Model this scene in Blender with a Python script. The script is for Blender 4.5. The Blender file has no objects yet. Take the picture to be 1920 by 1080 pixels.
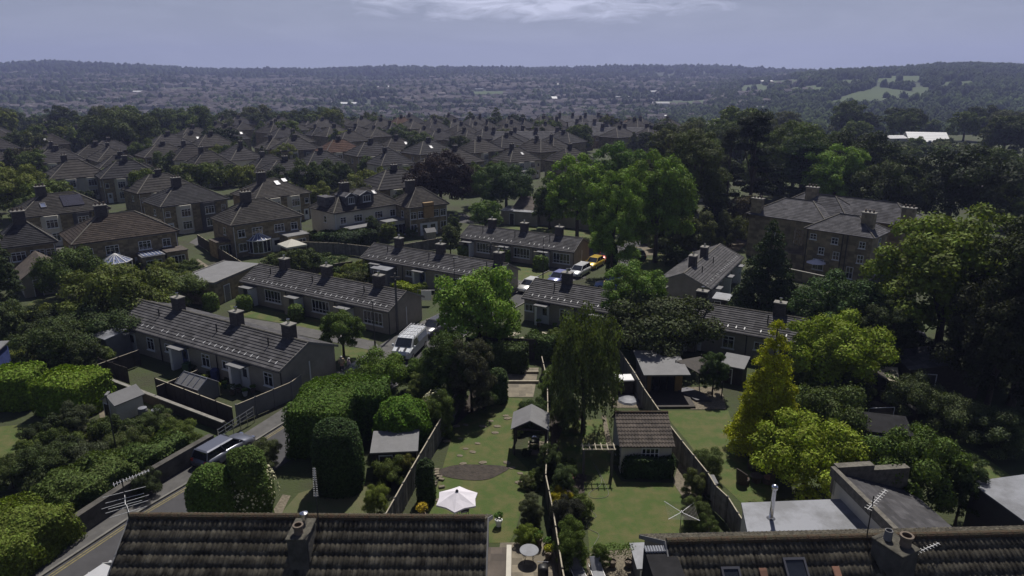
import bpy, math, random
import numpy as np
from mathutils import Vector, Matrix
R = math.radians
random.seed(7); rng = np.random.default_rng(7)
scn = bpy.context.scene
C = scn.collection

# ------------------------------------------------------------------ camera, sky, sun, exposure
F, PITCH, CAM_H = 1300.0, R(17), 26.0
cd = bpy.data.cameras.new('camera'); cam = bpy.data.objects.new('camera', cd); C.objects.link(cam)
cam.location = (0, 0, CAM_H); cam.rotation_euler = (R(90) - PITCH, 0, 0)
cd.sensor_width = 36; cd.lens = 36 * F / 1920; cd.clip_start = .5; cd.clip_end = 9000
scn.camera = cam
SUN_AZ, SUN_EL = R(13), R(57)
VEIL, CLOUD = (7.4, 8.2, 10.5, 1), (13.5, 14.2, 17.5, 1)      # thin milky veil low in the sky, cirrus
world = bpy.data.worlds.new('World'); scn.world = world; world.use_nodes = True
nt = world.node_tree; nt.nodes.clear(); NN = nt.nodes.new; LK = nt.links.new
wout = NN('ShaderNodeOutputWorld'); bg = NN('ShaderNodeBackground'); bg.inputs['Strength'].default_value = .05
sky = NN('ShaderNodeTexSky'); sky.sky_type = 'NISHITA'; sky.sun_disc = False
sky.sun_elevation = SUN_EL; sky.sun_rotation = SUN_AZ; sky.air_density = 1.0; sky.dust_density = 1.6; sky.ozone_density = 2.0
tint = NN('ShaderNodeMix'); tint.data_type = 'RGBA'; tint.blend_type = 'MULTIPLY'; tint.inputs[0].default_value = 1
tint.inputs[7].default_value = (.6, .6, .72, 1)
LK(sky.outputs[0], tint.inputs[6])
# thin cirrus: noise on the sky direction, stretched along the horizon
tc = NN('ShaderNodeTexCoord'); mp = NN('ShaderNodeMapping'); mp.inputs['Scale'].default_value = (3.6, 2.0, 17); mp.inputs['Rotation'].default_value = (0, R(7), 0)
cn = NN('ShaderNodeTexNoise'); cn.inputs['Scale'].default_value = 1.7; cn.inputs['Detail'].default_value = 8; cn.inputs['Roughness'].default_value = .62; cn.inputs['Distortion'].default_value = .9
cr = NN('ShaderNodeValToRGB'); cr.color_ramp.elements[0].position = .42; cr.color_ramp.elements[1].position = .75
cr.color_ramp.elements[1].color = (.13, .13, .13, 1)
LK(tc.outputs['Generated'], mp.inputs[0]); LK(mp.outputs[0], cn.inputs['Vector']); LK(cn.outputs['Fac'], cr.inputs[0])
# one long wisp ahead, low above the hills
vd = NN('ShaderNodeVectorMath'); vd.operation = 'SUBTRACT'; vd.inputs[1].default_value = (.03, .98, .088); LK(tc.outputs['Generated'], vd.inputs[0])
vs = NN('ShaderNodeVectorMath'); vs.operation = 'MULTIPLY'; vs.inputs[1].default_value = (2.6, 0, 34); LK(vd.outputs[0], vs.inputs[0])
vl = NN('ShaderNodeVectorMath'); vl.operation = 'LENGTH'; LK(vs.outputs[0], vl.inputs[0])
mr = NN('ShaderNodeMapRange'); mr.inputs['From Min'].default_value = 1.25; mr.inputs['From Max'].default_value = 0; LK(vl.outputs['Value'], mr.inputs['Value'])
cn2 = NN('ShaderNodeTexNoise'); cn2.inputs['Scale'].default_value = 4.2; cn2.inputs['Detail'].default_value = 9; cn2.inputs['Roughness'].default_value = .6; cn2.inputs['Distortion'].default_value = 1.3
LK(mp.outputs[0], cn2.inputs['Vector'])
mu = NN('ShaderNodeMath'); mu.operation = 'MULTIPLY'; LK(mr.outputs[0], mu.inputs[0]); LK(cn2.outputs['Fac'], mu.inputs[1])
cr2 = NN('ShaderNodeValToRGB'); cr2.color_ramp.elements[0].position = .22; cr2.color_ramp.elements[1].position = .52
LK(mu.outputs[0], cr2.inputs[0])
mx = NN('ShaderNodeMath'); mx.operation = 'MAXIMUM'; LK(cr.outputs[0], mx.inputs[0]); LK(cr2.outputs[0], mx.inputs[1])
m3 = NN('ShaderNodeMath'); m3.operation = 'MULTIPLY'; m3.inputs[1].default_value = .95; LK(mx.outputs[0], m3.inputs[0])
sx = NN('ShaderNodeSeparateXYZ'); LK(tc.outputs['Generated'], sx.inputs[0])
vf = NN('ShaderNodeMapRange'); vf.inputs['From Min'].default_value = .32; vf.inputs['From Max'].default_value = 0; vf.inputs['To Max'].default_value = .92; LK(sx.outputs[2], vf.inputs['Value'])
vm_ = NN('ShaderNodeMix'); vm_.data_type = 'RGBA'; vm_.inputs[7].default_value = VEIL; LK(vf.outputs[0], vm_.inputs[0]); LK(tint.outputs[2], vm_.inputs[6])
cm = NN('ShaderNodeMix'); cm.data_type = 'RGBA'; cm.inputs[7].default_value = CLOUD
LK(m3.outputs[0], cm.inputs[0]); LK(vm_.outputs[2], cm.inputs[6]); LK(cm.outputs[2], bg.inputs[0]); LK(bg.outputs[0], wout.inputs[0])
sd = bpy.data.lights.new('sun', 'SUN'); sun = bpy.data.objects.new('sun', sd); C.objects.link(sun)
sd.energy = 4.7; sd.angle = R(.53); sd.color = (1, .95, .87)
SUNV = Vector((math.sin(SUN_AZ) * math.cos(SUN_EL), math.cos(SUN_AZ) * math.cos(SUN_EL), math.sin(SUN_EL)))
sun.rotation_euler = SUNV.to_track_quat('Z', 'Y').to_euler(); sun.location = (0, 0, 200)
vw = scn.view_settings; vw.view_transform = 'Standard'; vw.look = 'None'; vw.exposure = 0; vw.gamma = 1
scn.cycles.max_bounces = 5; scn.cycles.diffuse_bounces = 2; scn.cycles.glossy_bounces = 2; scn.cycles.transmission_bounces = 3
scn.cycles.transparent_max_bounces = 6; scn.cycles.volume_bounces = 0
scn.cycles.use_denoising = True

# ------------------------------------------------------------------ where things stand
def smooth(a, b, t):
    t = min(1, max(0, (t - a) / (b - a))); return t * t * (3 - 2 * t)
HP = ([0, 335, 470, 650, 900, 1150, 1500, 1900, 2300, 2600, 4000], [0, 0, -14, -23, -22, -13, 3, 22, 44, 45, 15])
HR = ([0, 330, 430, 560, 700, 900, 1100, 1300, 1500, 4000], [0, 0, -13, -17, -12, 2, 16, 30, 33, 20])
def H(x, y):
    if y < 300: return 0.0
    a = x / max(y, 1)
    l = np.interp(y, *HP) ; r = np.interp(y, *HR)
    t = smooth(.22, .48, a)
    n = (math.sin(x * .006 + 1.3) * math.cos(y * .004) * 4 + math.sin(x * .017 + y * .009) * 1.6) * smooth(500, 1400, y)
    n += 6 * math.exp(-((a + .62) / .12) ** 2) * smooth(1500, 2200, y) * 2
    n -= 5 * math.exp(-((a + .28) / .14) ** 2) * smooth(1500, 2200, y) * 1.6
    n += 7 * math.exp(-((a - .62) / .07) ** 2) * smooth(800, 1200, y)
    return float(l * (1 - t) + r * t + n)
def P(px, py, h=0.0):
    x = (px - 960) / F; u = (540 - py) / F
    d = (x, math.cos(PITCH) + u * math.sin(PITCH), -math.sin(PITCH) + u * math.cos(PITCH))
    if h == 0 and py < 245:                      # beyond the plateau: march to the terrain
        t = 200.0
        while t < 3500:
            X, Y, Z = d[0] * t, d[1] * t, CAM_H + d[2] * t
            if Z < H(X, Y): break
            t += 4
        return Vector((X, Y, H(X, Y)))
    t = (h - CAM_H) / d[2]
    return Vector((x * t, d[1] * t, h))
def Q(X, Y, Z):
    z = Z - CAM_H; dep = Y * math.cos(PITCH) - z * math.sin(PITCH); up = Y * math.sin(PITCH) + z * math.cos(PITCH)
    return 960 + F * X / dep, 540 - F * up / dep
def size_at(g, top_py, w_px):
    """height and width in metres of something standing at ground point g"""
    lo, hi = 0, 60
    for _ in range(30):
        m = (lo + hi) / 2
        if Q(g.x, g.y, g.z + m)[1] > top_py: lo = m
        else: hi = m
    dep = g.y * math.cos(PITCH) - (g.z + lo / 2 - CAM_H) * math.sin(PITCH)
    return lo, w_px * dep / F

# ------------------------------------------------------------------ materials
MATS = {}
def mat(name, col, rough=.8, ramp=(.35, .65), var=.25, scale=3.0, bump=0.0, bscale=None, metal=0.0, col2=None, spec=None, cells=None, cv=(.68, 1.3), detail=5, objcol=False, island=False, iv=(.62, 1.4)):
    if name in MATS: return MATS[name]
    m = bpy.data.materials.new(name); m.use_nodes = True; t = m.node_tree; N = t.nodes.new; L = t.links.new
    b = t.nodes['Principled BSDF']; b.inputs['Roughness'].default_value = rough; b.inputs['Metallic'].default_value = metal
    if spec is not None: b.inputs['Specular IOR Level'].default_value = spec
    tc = N('ShaderNodeTexCoord')
    c2 = col2 or tuple(max(0, v * (1 - var)) for v in col); c1 = col if col2 else tuple(v * (1 + var * .6) for v in col)
    n = N('ShaderNodeTexNoise'); n.inputs['Scale'].default_value = scale; n.inputs['Detail'].default_value = detail; n.inputs['Roughness'].default_value = .65
    L(tc.outputs['Object'], n.inputs['Vector'])
    r = N('ShaderNodeValToRGB'); r.color_ramp.elements[0].position = ramp[0]; r.color_ramp.elements[1].position = ramp[1]
    r.color_ramp.elements[0].color = (*c2, 1); r.color_ramp.elements[1].color = (*c1, 1)
    L(n.outputs['Fac'], r.inputs[0]); out = r.outputs[0]
    if objcol:
        oi = N('ShaderNodeObjectInfo'); mm = N('ShaderNodeMix'); mm.data_type = 'RGBA'; mm.blend_type = 'MULTIPLY'; mm.inputs[0].default_value = 1
        L(oi.outputs['Color'], mm.inputs[6]); L(out, mm.inputs[7]); out = mm.outputs[2]
    if cells:
        vm = N('ShaderNodeVectorMath'); vm.operation = 'MULTIPLY'; vm.inputs[1].default_value = cells
        fl = N('ShaderNodeVectorMath'); fl.operation = 'FLOOR'; wn = N('ShaderNodeTexWhiteNoise')
        L(tc.outputs['Object'], vm.inputs[0]); L(vm.outputs[0], fl.inputs[0]); L(fl.outputs[0], wn.inputs['Vector'])
        mr = N('ShaderNodeMapRange'); mr.inputs['To Min'].default_value = cv[0]; mr.inputs['To Max'].default_value = cv[1]
        L(wn.outputs['Value'], mr.inputs['Value'])
        mm = N('ShaderNodeMix'); mm.data_type = 'RGBA'; mm.blend_type = 'MULTIPLY'; mm.inputs[0].default_value = 1
        L(out, mm.inputs[6]); L(mr.outputs[0], mm.inputs[7]); out = mm.outputs[2]
    if island:
        ge = N('ShaderNodeNewGeometry'); mr = N('ShaderNodeMapRange'); mr.inputs['To Min'].default_value = iv[0]; mr.inputs['To Max'].default_value = iv[1]
        L(ge.outputs['Random Per Island'], mr.inputs['Value'])
        mm = N('ShaderNodeMix'); mm.data_type = 'RGBA'; mm.blend_type = 'MULTIPLY'; mm.inputs[0].default_value = 1
        L(out, mm.inputs[6]); L(mr.outputs[0], mm.inputs[7]); out = mm.outputs[2]
    L(out, b.inputs['Base Color'])
    if bump:
        n2 = N('ShaderNodeTexNoise'); n2.inputs['Scale'].default_value = bscale or scale * 6; n2.inputs['Detail'].default_value = 4
        L(tc.outputs['Object'], n2.inputs['Vector'])
        bp = N('ShaderNodeBump'); bp.inputs['Strength'].default_value = 1; bp.inputs['Distance'].default_value = bump
        L(n2.outputs['Fac'], bp.inputs['Height']); L(bp.outputs[0], b.inputs['Normal'])
    MATS[name] = m; return m
def leafmat(name='foliage', trans=.35, var=.35):
    """leaves: colour comes from the object, varies from leaf to leaf and from clump to clump"""
    if name in MATS: return MATS[name]
    m = bpy.data.materials.new(name); m.use_nodes = True; t = m.node_tree; t.nodes.clear(); N = t.nodes.new; L = t.links.new
    o = N('ShaderNodeOutputMaterial'); oi = N('ShaderNodeObjectInfo'); tc = N('ShaderNodeTexCoord')
    ge = N('ShaderNodeNewGeometry')
    hs = N('ShaderNodeHueSaturation'); hs.inputs['Saturation'].default_value = 1.0; L(oi.outputs['Color'], hs.inputs['Color'])
    mr = N('ShaderNodeMapRange'); mr.inputs['To Min'].default_value = (1 - var) * LEAFGAIN; mr.inputs['To Max'].default_value = (1 + var * 1.3) * LEAFGAIN
    L(ge.outputs['Random Per Island'], mr.inputs['Value'])
    n = N('ShaderNodeTexNoise'); n.inputs['Scale'].default_value = 5; n.inputs['Detail'].default_value = 2; L(tc.outputs['Object'], n.inputs['Vector'])
    mr2 = N('ShaderNodeMapRange'); mr2.inputs['From Min'].default_value = .35; mr2.inputs['From Max'].default_value = .65; mr2.inputs['To Min'].default_value = .7; mr2.inputs['To Max'].default_value = 1.3
    L(n.outputs['Fac'], mr2.inputs['Value'])
    mu = N('ShaderNodeMath'); mu.operation = 'MULTIPLY'; L(mr.outputs[0], mu.inputs[0]); L(mr2.outputs[0], mu.inputs[1]); L(mu.outputs[0], hs.inputs['Value'])
    mh = N('ShaderNodeMapRange'); mh.inputs['To Min'].default_value = .485; mh.inputs['To Max'].default_value = .515; L(ge.outputs['Random Per Island'], mh.inputs['Value']); L(mh.outputs[0], hs.inputs['Hue'])
    d = N('ShaderNodeBsdfPrincipled'); d.inputs['Roughness'].default_value = .7; d.inputs['Specular IOR Level'].default_value = .12; L(hs.outputs[0], d.inputs['Base Color'])
    tr = N('ShaderNodeBsdfTranslucent'); g = N('ShaderNodeMix'); g.data_type = 'RGBA'; g.blend_type = 'MULTIPLY'; g.inputs[0].default_value = 1; g.inputs[7].default_value = (1.3, 1.35, .4, 1)
    L(hs.outputs[0], g.inputs[6]); L(g.outputs[2], tr.inputs[0])
    ms = N('ShaderNodeMixShader'); ms.inputs[0].default_value = trans; L(d.outputs[0], ms.inputs[1]); L(tr.outputs[0], ms.inputs[2]); L(ms.outputs[0], o.inputs[0])
    MATS[name] = m; return m
LEAFGAIN = 1.65
LEAF = leafmat(trans=.2)
M = dict(
    lawn=mat('lawn', (.094, .092, .026), .9, scale=.9, bump=.03, bscale=14, col2=(.048, .08, .009), detail=14, ramp=(.42, .63)),
    lawn_dry=mat('dry_lawn', (.105, .095, .045), .9, scale=.5, bump=.03, bscale=14, col2=(.06, .08, .025), detail=9),
    soil=mat('soil', (.05, .04, .032), .95, scale=2.5, bump=.08, bscale=9, var=.4),
    rough=mat('rough_ground', (.04, .06, .012), .95, scale=.18, bump=.06, bscale=5, col2=(.034, .034, .016), detail=10),
    asphalt=mat('asphalt', (.05, .049, .053), .85, scale=.8, bump=.006, bscale=60, var=.22, detail=8),
    pave=mat('pavement_flags', (.085, .082, .08), .85, scale=1.2, bump=.01, bscale=30, var=.25),
    kerb=mat('kerb_stone', (.16, .155, .14), .85, scale=2),
    slabs=mat('patio_slabs', (.16, .135, .095), .8, scale=1.5, cells=(1.7, 1.7, 0), bump=.01),
    gravel=mat('gravel', (.17, .145, .105), .95, scale=6, bump=.04, bscale=25, var=.4),
    yellow=mat('road_paint_yellow', (.2, .165, .06), .7, scale=4, var=.4),
    white_line=mat('road_paint_white', (.45, .45, .43), .7, scale=4, var=.35),
    stone=mat('bath_stone', (.215, .175, .105), .9, scale=1.4, var=.22, cells=(1.6, 1.6, 3.2), bump=.01),
    stone_dark=mat('weathered_stone', (.22, .18, .115), .9, scale=.6, var=.35, cells=(1.3, 1.3, 2.6), bump=.01),
    render=mat('grey_render', (.27, .245, .205), .9, scale=.8, var=.16, bump=.008, bscale=40),
    cream=mat('cream_render', (.5, .47, .4), .85, scale=.7, var=.12),
    white=mat('white_paint', (.72, .72, .72), .5, scale=2, var=.06),
    pvc=mat('white_window_frame', (.62, .62, .63), .45, scale=2, var=.05),
    dark_slate=mat('dark_slate', (.022, .022, .024), .9, spec=.1, scale=2),
    old_wall=mat('old_grey_wall', (.075, .07, .062), .95, scale=1.2, var=.45, bump=.02),
    cap=mat('lichen_stone', (.075, .07, .055), .95, scale=6, var=.5, bump=.01),
    tile=mat('concrete_roof_tile', (.068, .066, .07), .85, spec=.25, scale=1.3, var=.3, cells=(1.5, 1.5, 4), bump=.01, detail=8),
    tile_brown=mat('brown_roof_tile', (.085, .068, .055), .85, scale=.6, var=.35, cells=(2, 2, 5), bump=.012, detail=8),
    tile_red=mat('red_roof_tile', (.2, .1, .065), .85, scale=.8, var=.3, cells=(2, 2, 5)),
    tile_old=mat('lichen_roof_tile', (.11, .1, .078), .95, spec=.12, scale=2.2, col2=(.036, .032, .026), cells=(4.65, 2.4, 0), cv=(.6, 1.4), bump=.02, bscale=30, detail=10),
    tile_hip=mat('house_roof_tile', (.042, .040, .040), .9, spec=.2, scale=.5, var=.3, cells=(2, 2, 5), bump=.012, objcol=True, detail=8),
    slate=mat('slate', (.085, .083, .09), .85, spec=.2, scale=.9, var=.35, cells=(1.4, 1.4, 4), detail=9),
    ridge=mat('ridge_tile', (.13, .12, .1), .9, scale=3, var=.4, bump=.02),
    moss=mat('mossy_ridge', (.07, .066, .045), .95, spec=.1, scale=5, col2=(.085, .055, .038), bump=.05, bscale=20, detail=8),
    clip=mat('pale_metal_clip', (.5, .5, .5), .5),
    brick=mat('dark_chimney_brick', (.06, .052, .05), .9, scale=3, cells=(4, 4, 13), bump=.01),
    conc=mat('concrete', (.22, .21, .19), .9, scale=2, var=.3, bump=.01),
    pot=mat('terracotta', (.13, .1, .075), .8, scale=6),
    wood=mat('weathered_fence_wood', (.13, .124, .118), .85, scale=2, var=.35, cells=(3, 3, 0), bump=.01),
    wood_dark=mat('dark_stained_wood', (.042, .035, .03), .8, scale=3, var=.3),
    wood_warm=mat('orange_timber', (.3, .19, .08), .7, scale=3, var=.2),
    bench=mat('pale_timber', (.36, .32, .24), .8, scale=4, var=.25),
    felt=mat('grey_roofing_felt', (.16, .16, .165), .8, scale=1.2, var=.14, bump=.004, detail=8),
    felt_pale=mat('pale_roof_membrane', (.2, .21, .24), .6, scale=.5, col2=(.11, .115, .13), detail=9, ramp=(.38, .56)),
    black=mat('black_plastic', (.015, .015, .016), .5, scale=2),
    rubber=mat('rubber', (.02, .02, .02), .8),
    metal=mat('galvanised_metal', (.45, .45, .46), .35, metal=.9, scale=5, var=.1),
    steel=mat('bright_steel', (.7, .7, .72), .22, metal=1, scale=5, var=.05),
    darkmetal=mat('dark_painted_metal', (.03, .03, .033), .45, metal=.3),
    zinc=mat('zinc_cladding', (.1, .1, .115), .4, metal=.5, scale=1, var=.15),
    glass=mat('window_glass', (.02, .023, .03), .06, scale=.6, var=.4, spec=.8),
    sky_glass=mat('roof_glass', (.16, .19, .3), .12, scale=1, var=.25, spec=.9),
    solar=mat('solar_panel', (.03, .03, .045), .15, scale=.6, spec=.8),
    fabric=mat('white_parasol_fabric', (.66, .63, .68), .85, scale=2, var=.05),
    canvas=mat('cream_canvas', (.55, .53, .46), .85, scale=2, var=.08),
    bark=mat('bark', (.07, .055, .042), .95, scale=4, var=.4, bump=.03),
    rattan=mat('brown_rattan', (.06, .045, .035), .7, scale=20, var=.5, bump=.02),
    skin=mat('skin', (.5, .3, .22), .6), hair=mat('white_hair', (.6, .58, .54), .8),
    beige=mat('beige_cloth', (.42, .34, .24), .9), pink=mat('pale_pink_cloth', (.5, .38, .38), .9), blue=mat('blue_cloth', (.03, .06, .42), .8),
    trouser=mat('dark_cloth', (.03, .03, .04), .9),
    door_white=mat('white_door', (.6, .62, .66), .5, var=.05), door_blue=mat('blue_door', (.03, .05, .16), .5),
    blue_wall=mat('blue_painted_wall', (.06, .09, .3), .8),
    red=mat('red_plastic', (.45, .05, .03), .5), green_plastic=mat('green_plastic', (.02, .07, .03), .5),
    hill=mat('hillside_ground', (.035, .055, .02), .95, scale=.012, col2=(.022, .03, .016), detail=10),
    field=mat('pasture', (.048, .078, .018), .95, scale=.012, var=.2, detail=10),
)
def paint(name, c, metal=.3): return mat(name, c, .28, var=.03, metal=metal, spec=.6)

# ------------------------------------------------------------------ mesh builder
class MB:
    def __init__(s): s.v = []; s.f = []
    def add(s, vs, fs, T=None):
        o = len(s.v)
        s.v += [tuple(T @ Vector(v)) if T is not None else tuple(v) for v in vs]
        s.f += [tuple(i + o for i in f) for f in fs]; return s
    def box(s, x0, x1, y0, y1, z0, z1, T=None, b=0.0):
        if b > 0:
            b = min(b, (x1 - x0) * .45, (y1 - y0) * .45, (z1 - z0) * .45)
            pts = []
            for z, i in ((z0, b), (z0 + b, 0), (z1 - b, 0), (z1, b)):
                c = b
                ring = [(x0 + c + i * 0, y0 + i), (x1 - c, y0 + i), (x1 - i, y0 + c), (x1 - i, y1 - c), (x1 - c, y1 - i), (x0 + c, y1 - i), (x0 + i, y1 - c), (x0 + i, y0 + c)]
                pts += [(x, y, z) for x, y in ring]
            fs = [tuple(range(7, -1, -1)), tuple(range(24, 32))]
            for k in range(3):
                for i in range(8): j = (i + 1) % 8; fs.append((k * 8 + i, k * 8 + j, k * 8 + 8 + j, k * 8 + 8 + i))
            return s.add(pts, fs, T)
        v = [(x0, y0, z0), (x1, y0, z0), (x1, y1, z0), (x0, y1, z0), (x0, y0, z1), (x1, y0, z1), (x1, y1, z1), (x0, y1, z1)]
        return s.add(v, [(0, 3, 2, 1), (4, 5, 6, 7), (0, 1, 5, 4), (1, 2, 6, 5), (2, 3, 7, 6), (3, 0, 4, 7)], T)
    def tube(s, pts, r, n=8, T=None, cap=True):
        pts = [Vector(p) for p in pts]; rs = r if isinstance(r, (list, tuple)) else [r] * len(pts)
        o = []; prev = None
        for i, p in enumerate(pts):
            d = (pts[min(i + 1, len(pts) - 1)] - pts[max(i - 1, 0)]).normalized()
            a = d.orthogonal().normalized() if prev is None else (prev - d * prev.dot(d)).normalized()
            prev = a; b = d.cross(a)
            o += [p + (a * math.cos(2 * math.pi * k / n) + b * math.sin(2 * math.pi * k / n)) * rs[i] for k in range(n)]
        fs = []
        for i in range(len(pts) - 1):
            for k in range(n): j = (k + 1) % n; fs.append((i * n + k, i * n + j, i * n + n + j, i * n + n + k))
        if cap: fs += [tuple(range(n - 1, -1, -1)), tuple(range((len(pts) - 1) * n, len(pts) * n))]
        return s.add(o, fs, T)
    def prism(s, poly, z0, z1, T=None):
        n = len(poly)
        v = [(x, y, z0) for x, y in poly] + [(x, y, z1) for x, y in poly]
        return s.add(v, [tuple(range(n - 1, -1, -1)), tuple(range(n, 2 * n))] + [(i, (i + 1) % n, n + (i + 1) % n, n + i) for i in range(n)], T)
    def lathe(s, prof, n=12, T=None):
        v = []; fs = []
        for r, z in prof: v += [(r * math.cos(2 * math.pi * k / n), r * math.sin(2 * math.pi * k / n), z) for k in range(n)]
        for i in range(len(prof) - 1):
            for k in range(n): j = (k + 1) % n; fs.append((i * n + k, i * n + j, i * n + n + j, i * n + n + k))
        fs += [tuple(range(n - 1, -1, -1)), tuple(range((len(prof) - 1) * n, len(prof) * n))]
        return s.add(v, fs, T)
    def build(s, name, m, parent=None, smooth=False):
        me = bpy.data.meshes.new(name); me.from_pydata(s.v, [], s.f); me.update()
        if smooth: me.polygons.foreach_set('use_smooth', [True] * len(me.polygons))
        for mm in (m if isinstance(m, (list, tuple)) else [m]): me.materials.append(mm)
        o = bpy.data.objects.new(name, me); C.objects.link(o)
        if parent: o.parent = parent
        return o
def npobj(name, v, f, m, parent=None, smooth=False):
    """v (n,3), f (m,k) numpy -> object"""
    me = bpy.data.meshes.new(name); k = f.shape[1]
    me.vertices.add(len(v)); me.vertices.foreach_set('co', v.astype(np.float32).ravel())
    me.loops.add(f.size); me.loops.foreach_set('vertex_index', f.astype(np.int32).ravel())
    me.polygons.add(len(f)); me.polygons.foreach_set('loop_start', np.arange(0, f.size, k, dtype=np.int32))
    if smooth: me.polygons.foreach_set('use_smooth', np.ones(len(f), dtype=bool))
    me.update(calc_edges=True); me.validate()
    me.materials.append(m); o = bpy.data.objects.new(name, me); C.objects.link(o)
    if parent: o.parent = parent
    return o
def tag(o, label, cat, group=None):
    o['label'] = label; o['category'] = cat
    if group: o['group'] = group
    return o
def thing(name, label, cat, loc=(0, 0, 0), rz=0.0, group=None):
    o = bpy.data.objects.new(name, None); o.empty_display_size = .3; C.objects.link(o)
    o.location = loc; o.rotation_euler = (0, 0, rz); return tag(o, label, cat, group)
KIDS = {}
def kids(o):
    return [c for c in o.children]
def dup(root, loc, rz=0.0, sc=1.0, label=None, group=None, col=None, skip=()):
    def cp(o, par):
        c = o.copy(); C.objects.link(c); c.parent = par
        if col and o.type == 'MESH': c.color = col
        for k in kids(o):
            if k.name.split('.')[0] not in skip: cp(k, c)
        return c
    r = cp(root, None); r.location = loc; r.rotation_euler = (0, 0, rz)
    r.scale = sc if isinstance(sc, (tuple, list)) else (sc, sc, sc)
    if label: r['label'] = label
    if group: r['group'] = group
    return r
def struct(o): o['kind'] = 'structure'; return o
def sheet(name, pts, m, z=.0):
    """flat polygon on the plateau, pts = world xy"""
    v = [(p[0], p[1], z) for p in pts]; mb = MB(); mb.add(v, [tuple(range(len(v)))]); return struct(mb.build(name, m))
def px_poly(*pp): return [P(x, y) for x, y in pp]
# ------------------------------------------------------------------ building pieces
def face(x, y, z, deg=0): return Matrix.Translation((x, y, z)) @ Matrix.Rotation(R(deg), 4, 'Z')
def window(par, T, w, h, cols=2, rows=1, m='pvc', pane='glass', f=.07, top=0.0):
    mb = MB()
    mb.box(-w/2, w/2, -.05, .02, 0, f, T).box(-w/2, w/2, -.05, .02, h - f, h, T)
    mb.box(-w/2, -w/2 + f, -.05, .02, f, h - f, T).box(w/2 - f, w/2, -.05, .02, f, h - f, T)
    for i in range(1, cols): x = -w/2 + w * i / cols; mb.box(x - f * .4, x + f * .4, -.045, .02, f, h - f, T)
    for i in range(1, rows): z = h * i / rows; mb.box(-w/2 + f, w/2 - f, -.04, .02, z - f * .35, z + f * .35, T)
    if top: mb.box(-w/2 + f, w/2 - f, -.042, .02, h * top - f * .35, h * top + f * .35, T)
    mb.box(-w/2 - .08, w/2 + .08, -.13, .0, -.09, -.002, T)
    o = mb.build('window', M[m], par)
    MB().box(-w/2 + f, w/2 - f, -.022, -.005, f, h - f, T).build('pane', M[pane], o)
    return o
def door(par, T, w=.9, h=2.0, m='door_white', glass=True):
    d = MB().box(-w/2, w/2, -.05, .02, 0, h, T, b=.01); o = d.build('door', M[m], par)
    fr = MB().box(-w/2 - .07, -w/2 - .002, -.07, .02, 0, h + .07, T).box(w/2 + .002, w/2 + .07, -.07, .02, 0, h + .07, T).box(-w/2, w/2, -.07, .02, h + .002, h + .07, T)
    fr.build('door_frame', M['pvc'], o)
    if glass: MB().box(-w*.28, w*.28, -.065, -.052, h*.5, h*.88, T).build('pane', M['glass'], o)
    MB().box(w*.33, w*.4, -.1, -.052, h*.45, h*.52, T).build('handle', M['metal'], o)
    return o
def stepped_gable(x0, x1, y0, y1, ez, rz, n, r=.05, th=.1, sides=2):
    mb = MB(); ym = (y0 + y1) / 2
    for s in ((-1, 1) if sides == 2 else (-1,)):
        ya = y0 if s < 0 else y1
        for k in range(n):
            t0, t1 = k / n, (k + 1) / n
            a = ya + (ym - ya) * t0; b = ya + (ym - ya) * t1; za = ez + (rz - ez) * t0; zb = ez + (rz - ez) * t1
            mb.add([(x0, a, za + r), (x1, a, za + r), (x1, b, zb), (x0, b, zb), (x0, a, za - th), (x1, a, za - th), (x0, b, zb - th), (x1, b, zb - th)],
                   [(0, 1, 2, 3), (4, 5, 1, 0), (0, 3, 6, 4), (1, 5, 7, 2), (5, 4, 6, 7)])
    return mb
def stepped_hip(x0, x1, y0, y1, ez, rz, n, r=.045):
    """hipped roof, courses stepped; long side along x; a square plan ends in a point"""
    mb = MB(); hd = (y1 - y0) / 2; hw = (x1 - x0) / 2
    run = min(hd, hw)
    def ring(t, dz):
        a = run * t; return [(x0 + a, y0 + a), (x1 - a, y0 + a), (x1 - a, y1 - a), (x0 + a, y1 - a)], ez + (rz - ez) * t + dz
    for k in range(n):
        p, za = ring(k / n, r); q, zb = ring((k + 1) / n, 0)
        for i in range(4):
            j = (i + 1) % 4
            mb.add([(*p[i], za), (*p[j], za), (*q[j], zb), (*q[i], zb)], [(0, 1, 2, 3)])
            mb.add([(*p[i], za - r * (2.4 if k == 0 else 1)), (*p[j], za - r * (2.4 if k == 0 else 1)), (*p[j], za), (*p[i], za)], [(0, 1, 2, 3)])
    p, z = ring(0, -.06); mb.add([(*c, z) for c in p], [(3, 2, 1, 0)])
    return mb
def hip_caps(x0, x1, y0, y1, ez, rz, r=.1):
    hd = min((y1 - y0) / 2, (x1 - x0) / 2); mb = MB(); yr0, yr1 = y0 + hd, y1 - hd
    a, b = (x0 + hd, yr0, rz + .03), (x1 - hd, yr1, rz + .03)
    for c, e in (((x0, y0, ez + .05), a), ((x0, y1, ez + .05), a), ((x1, y0, ez + .05), b), ((x1, y1, ez + .05), b)): mb.tube([c, e], r, 5)
    if (Vector(a) - Vector(b)).length > .1: mb.tube([a, b], r * 1.15, 5)
    return mb
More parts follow.
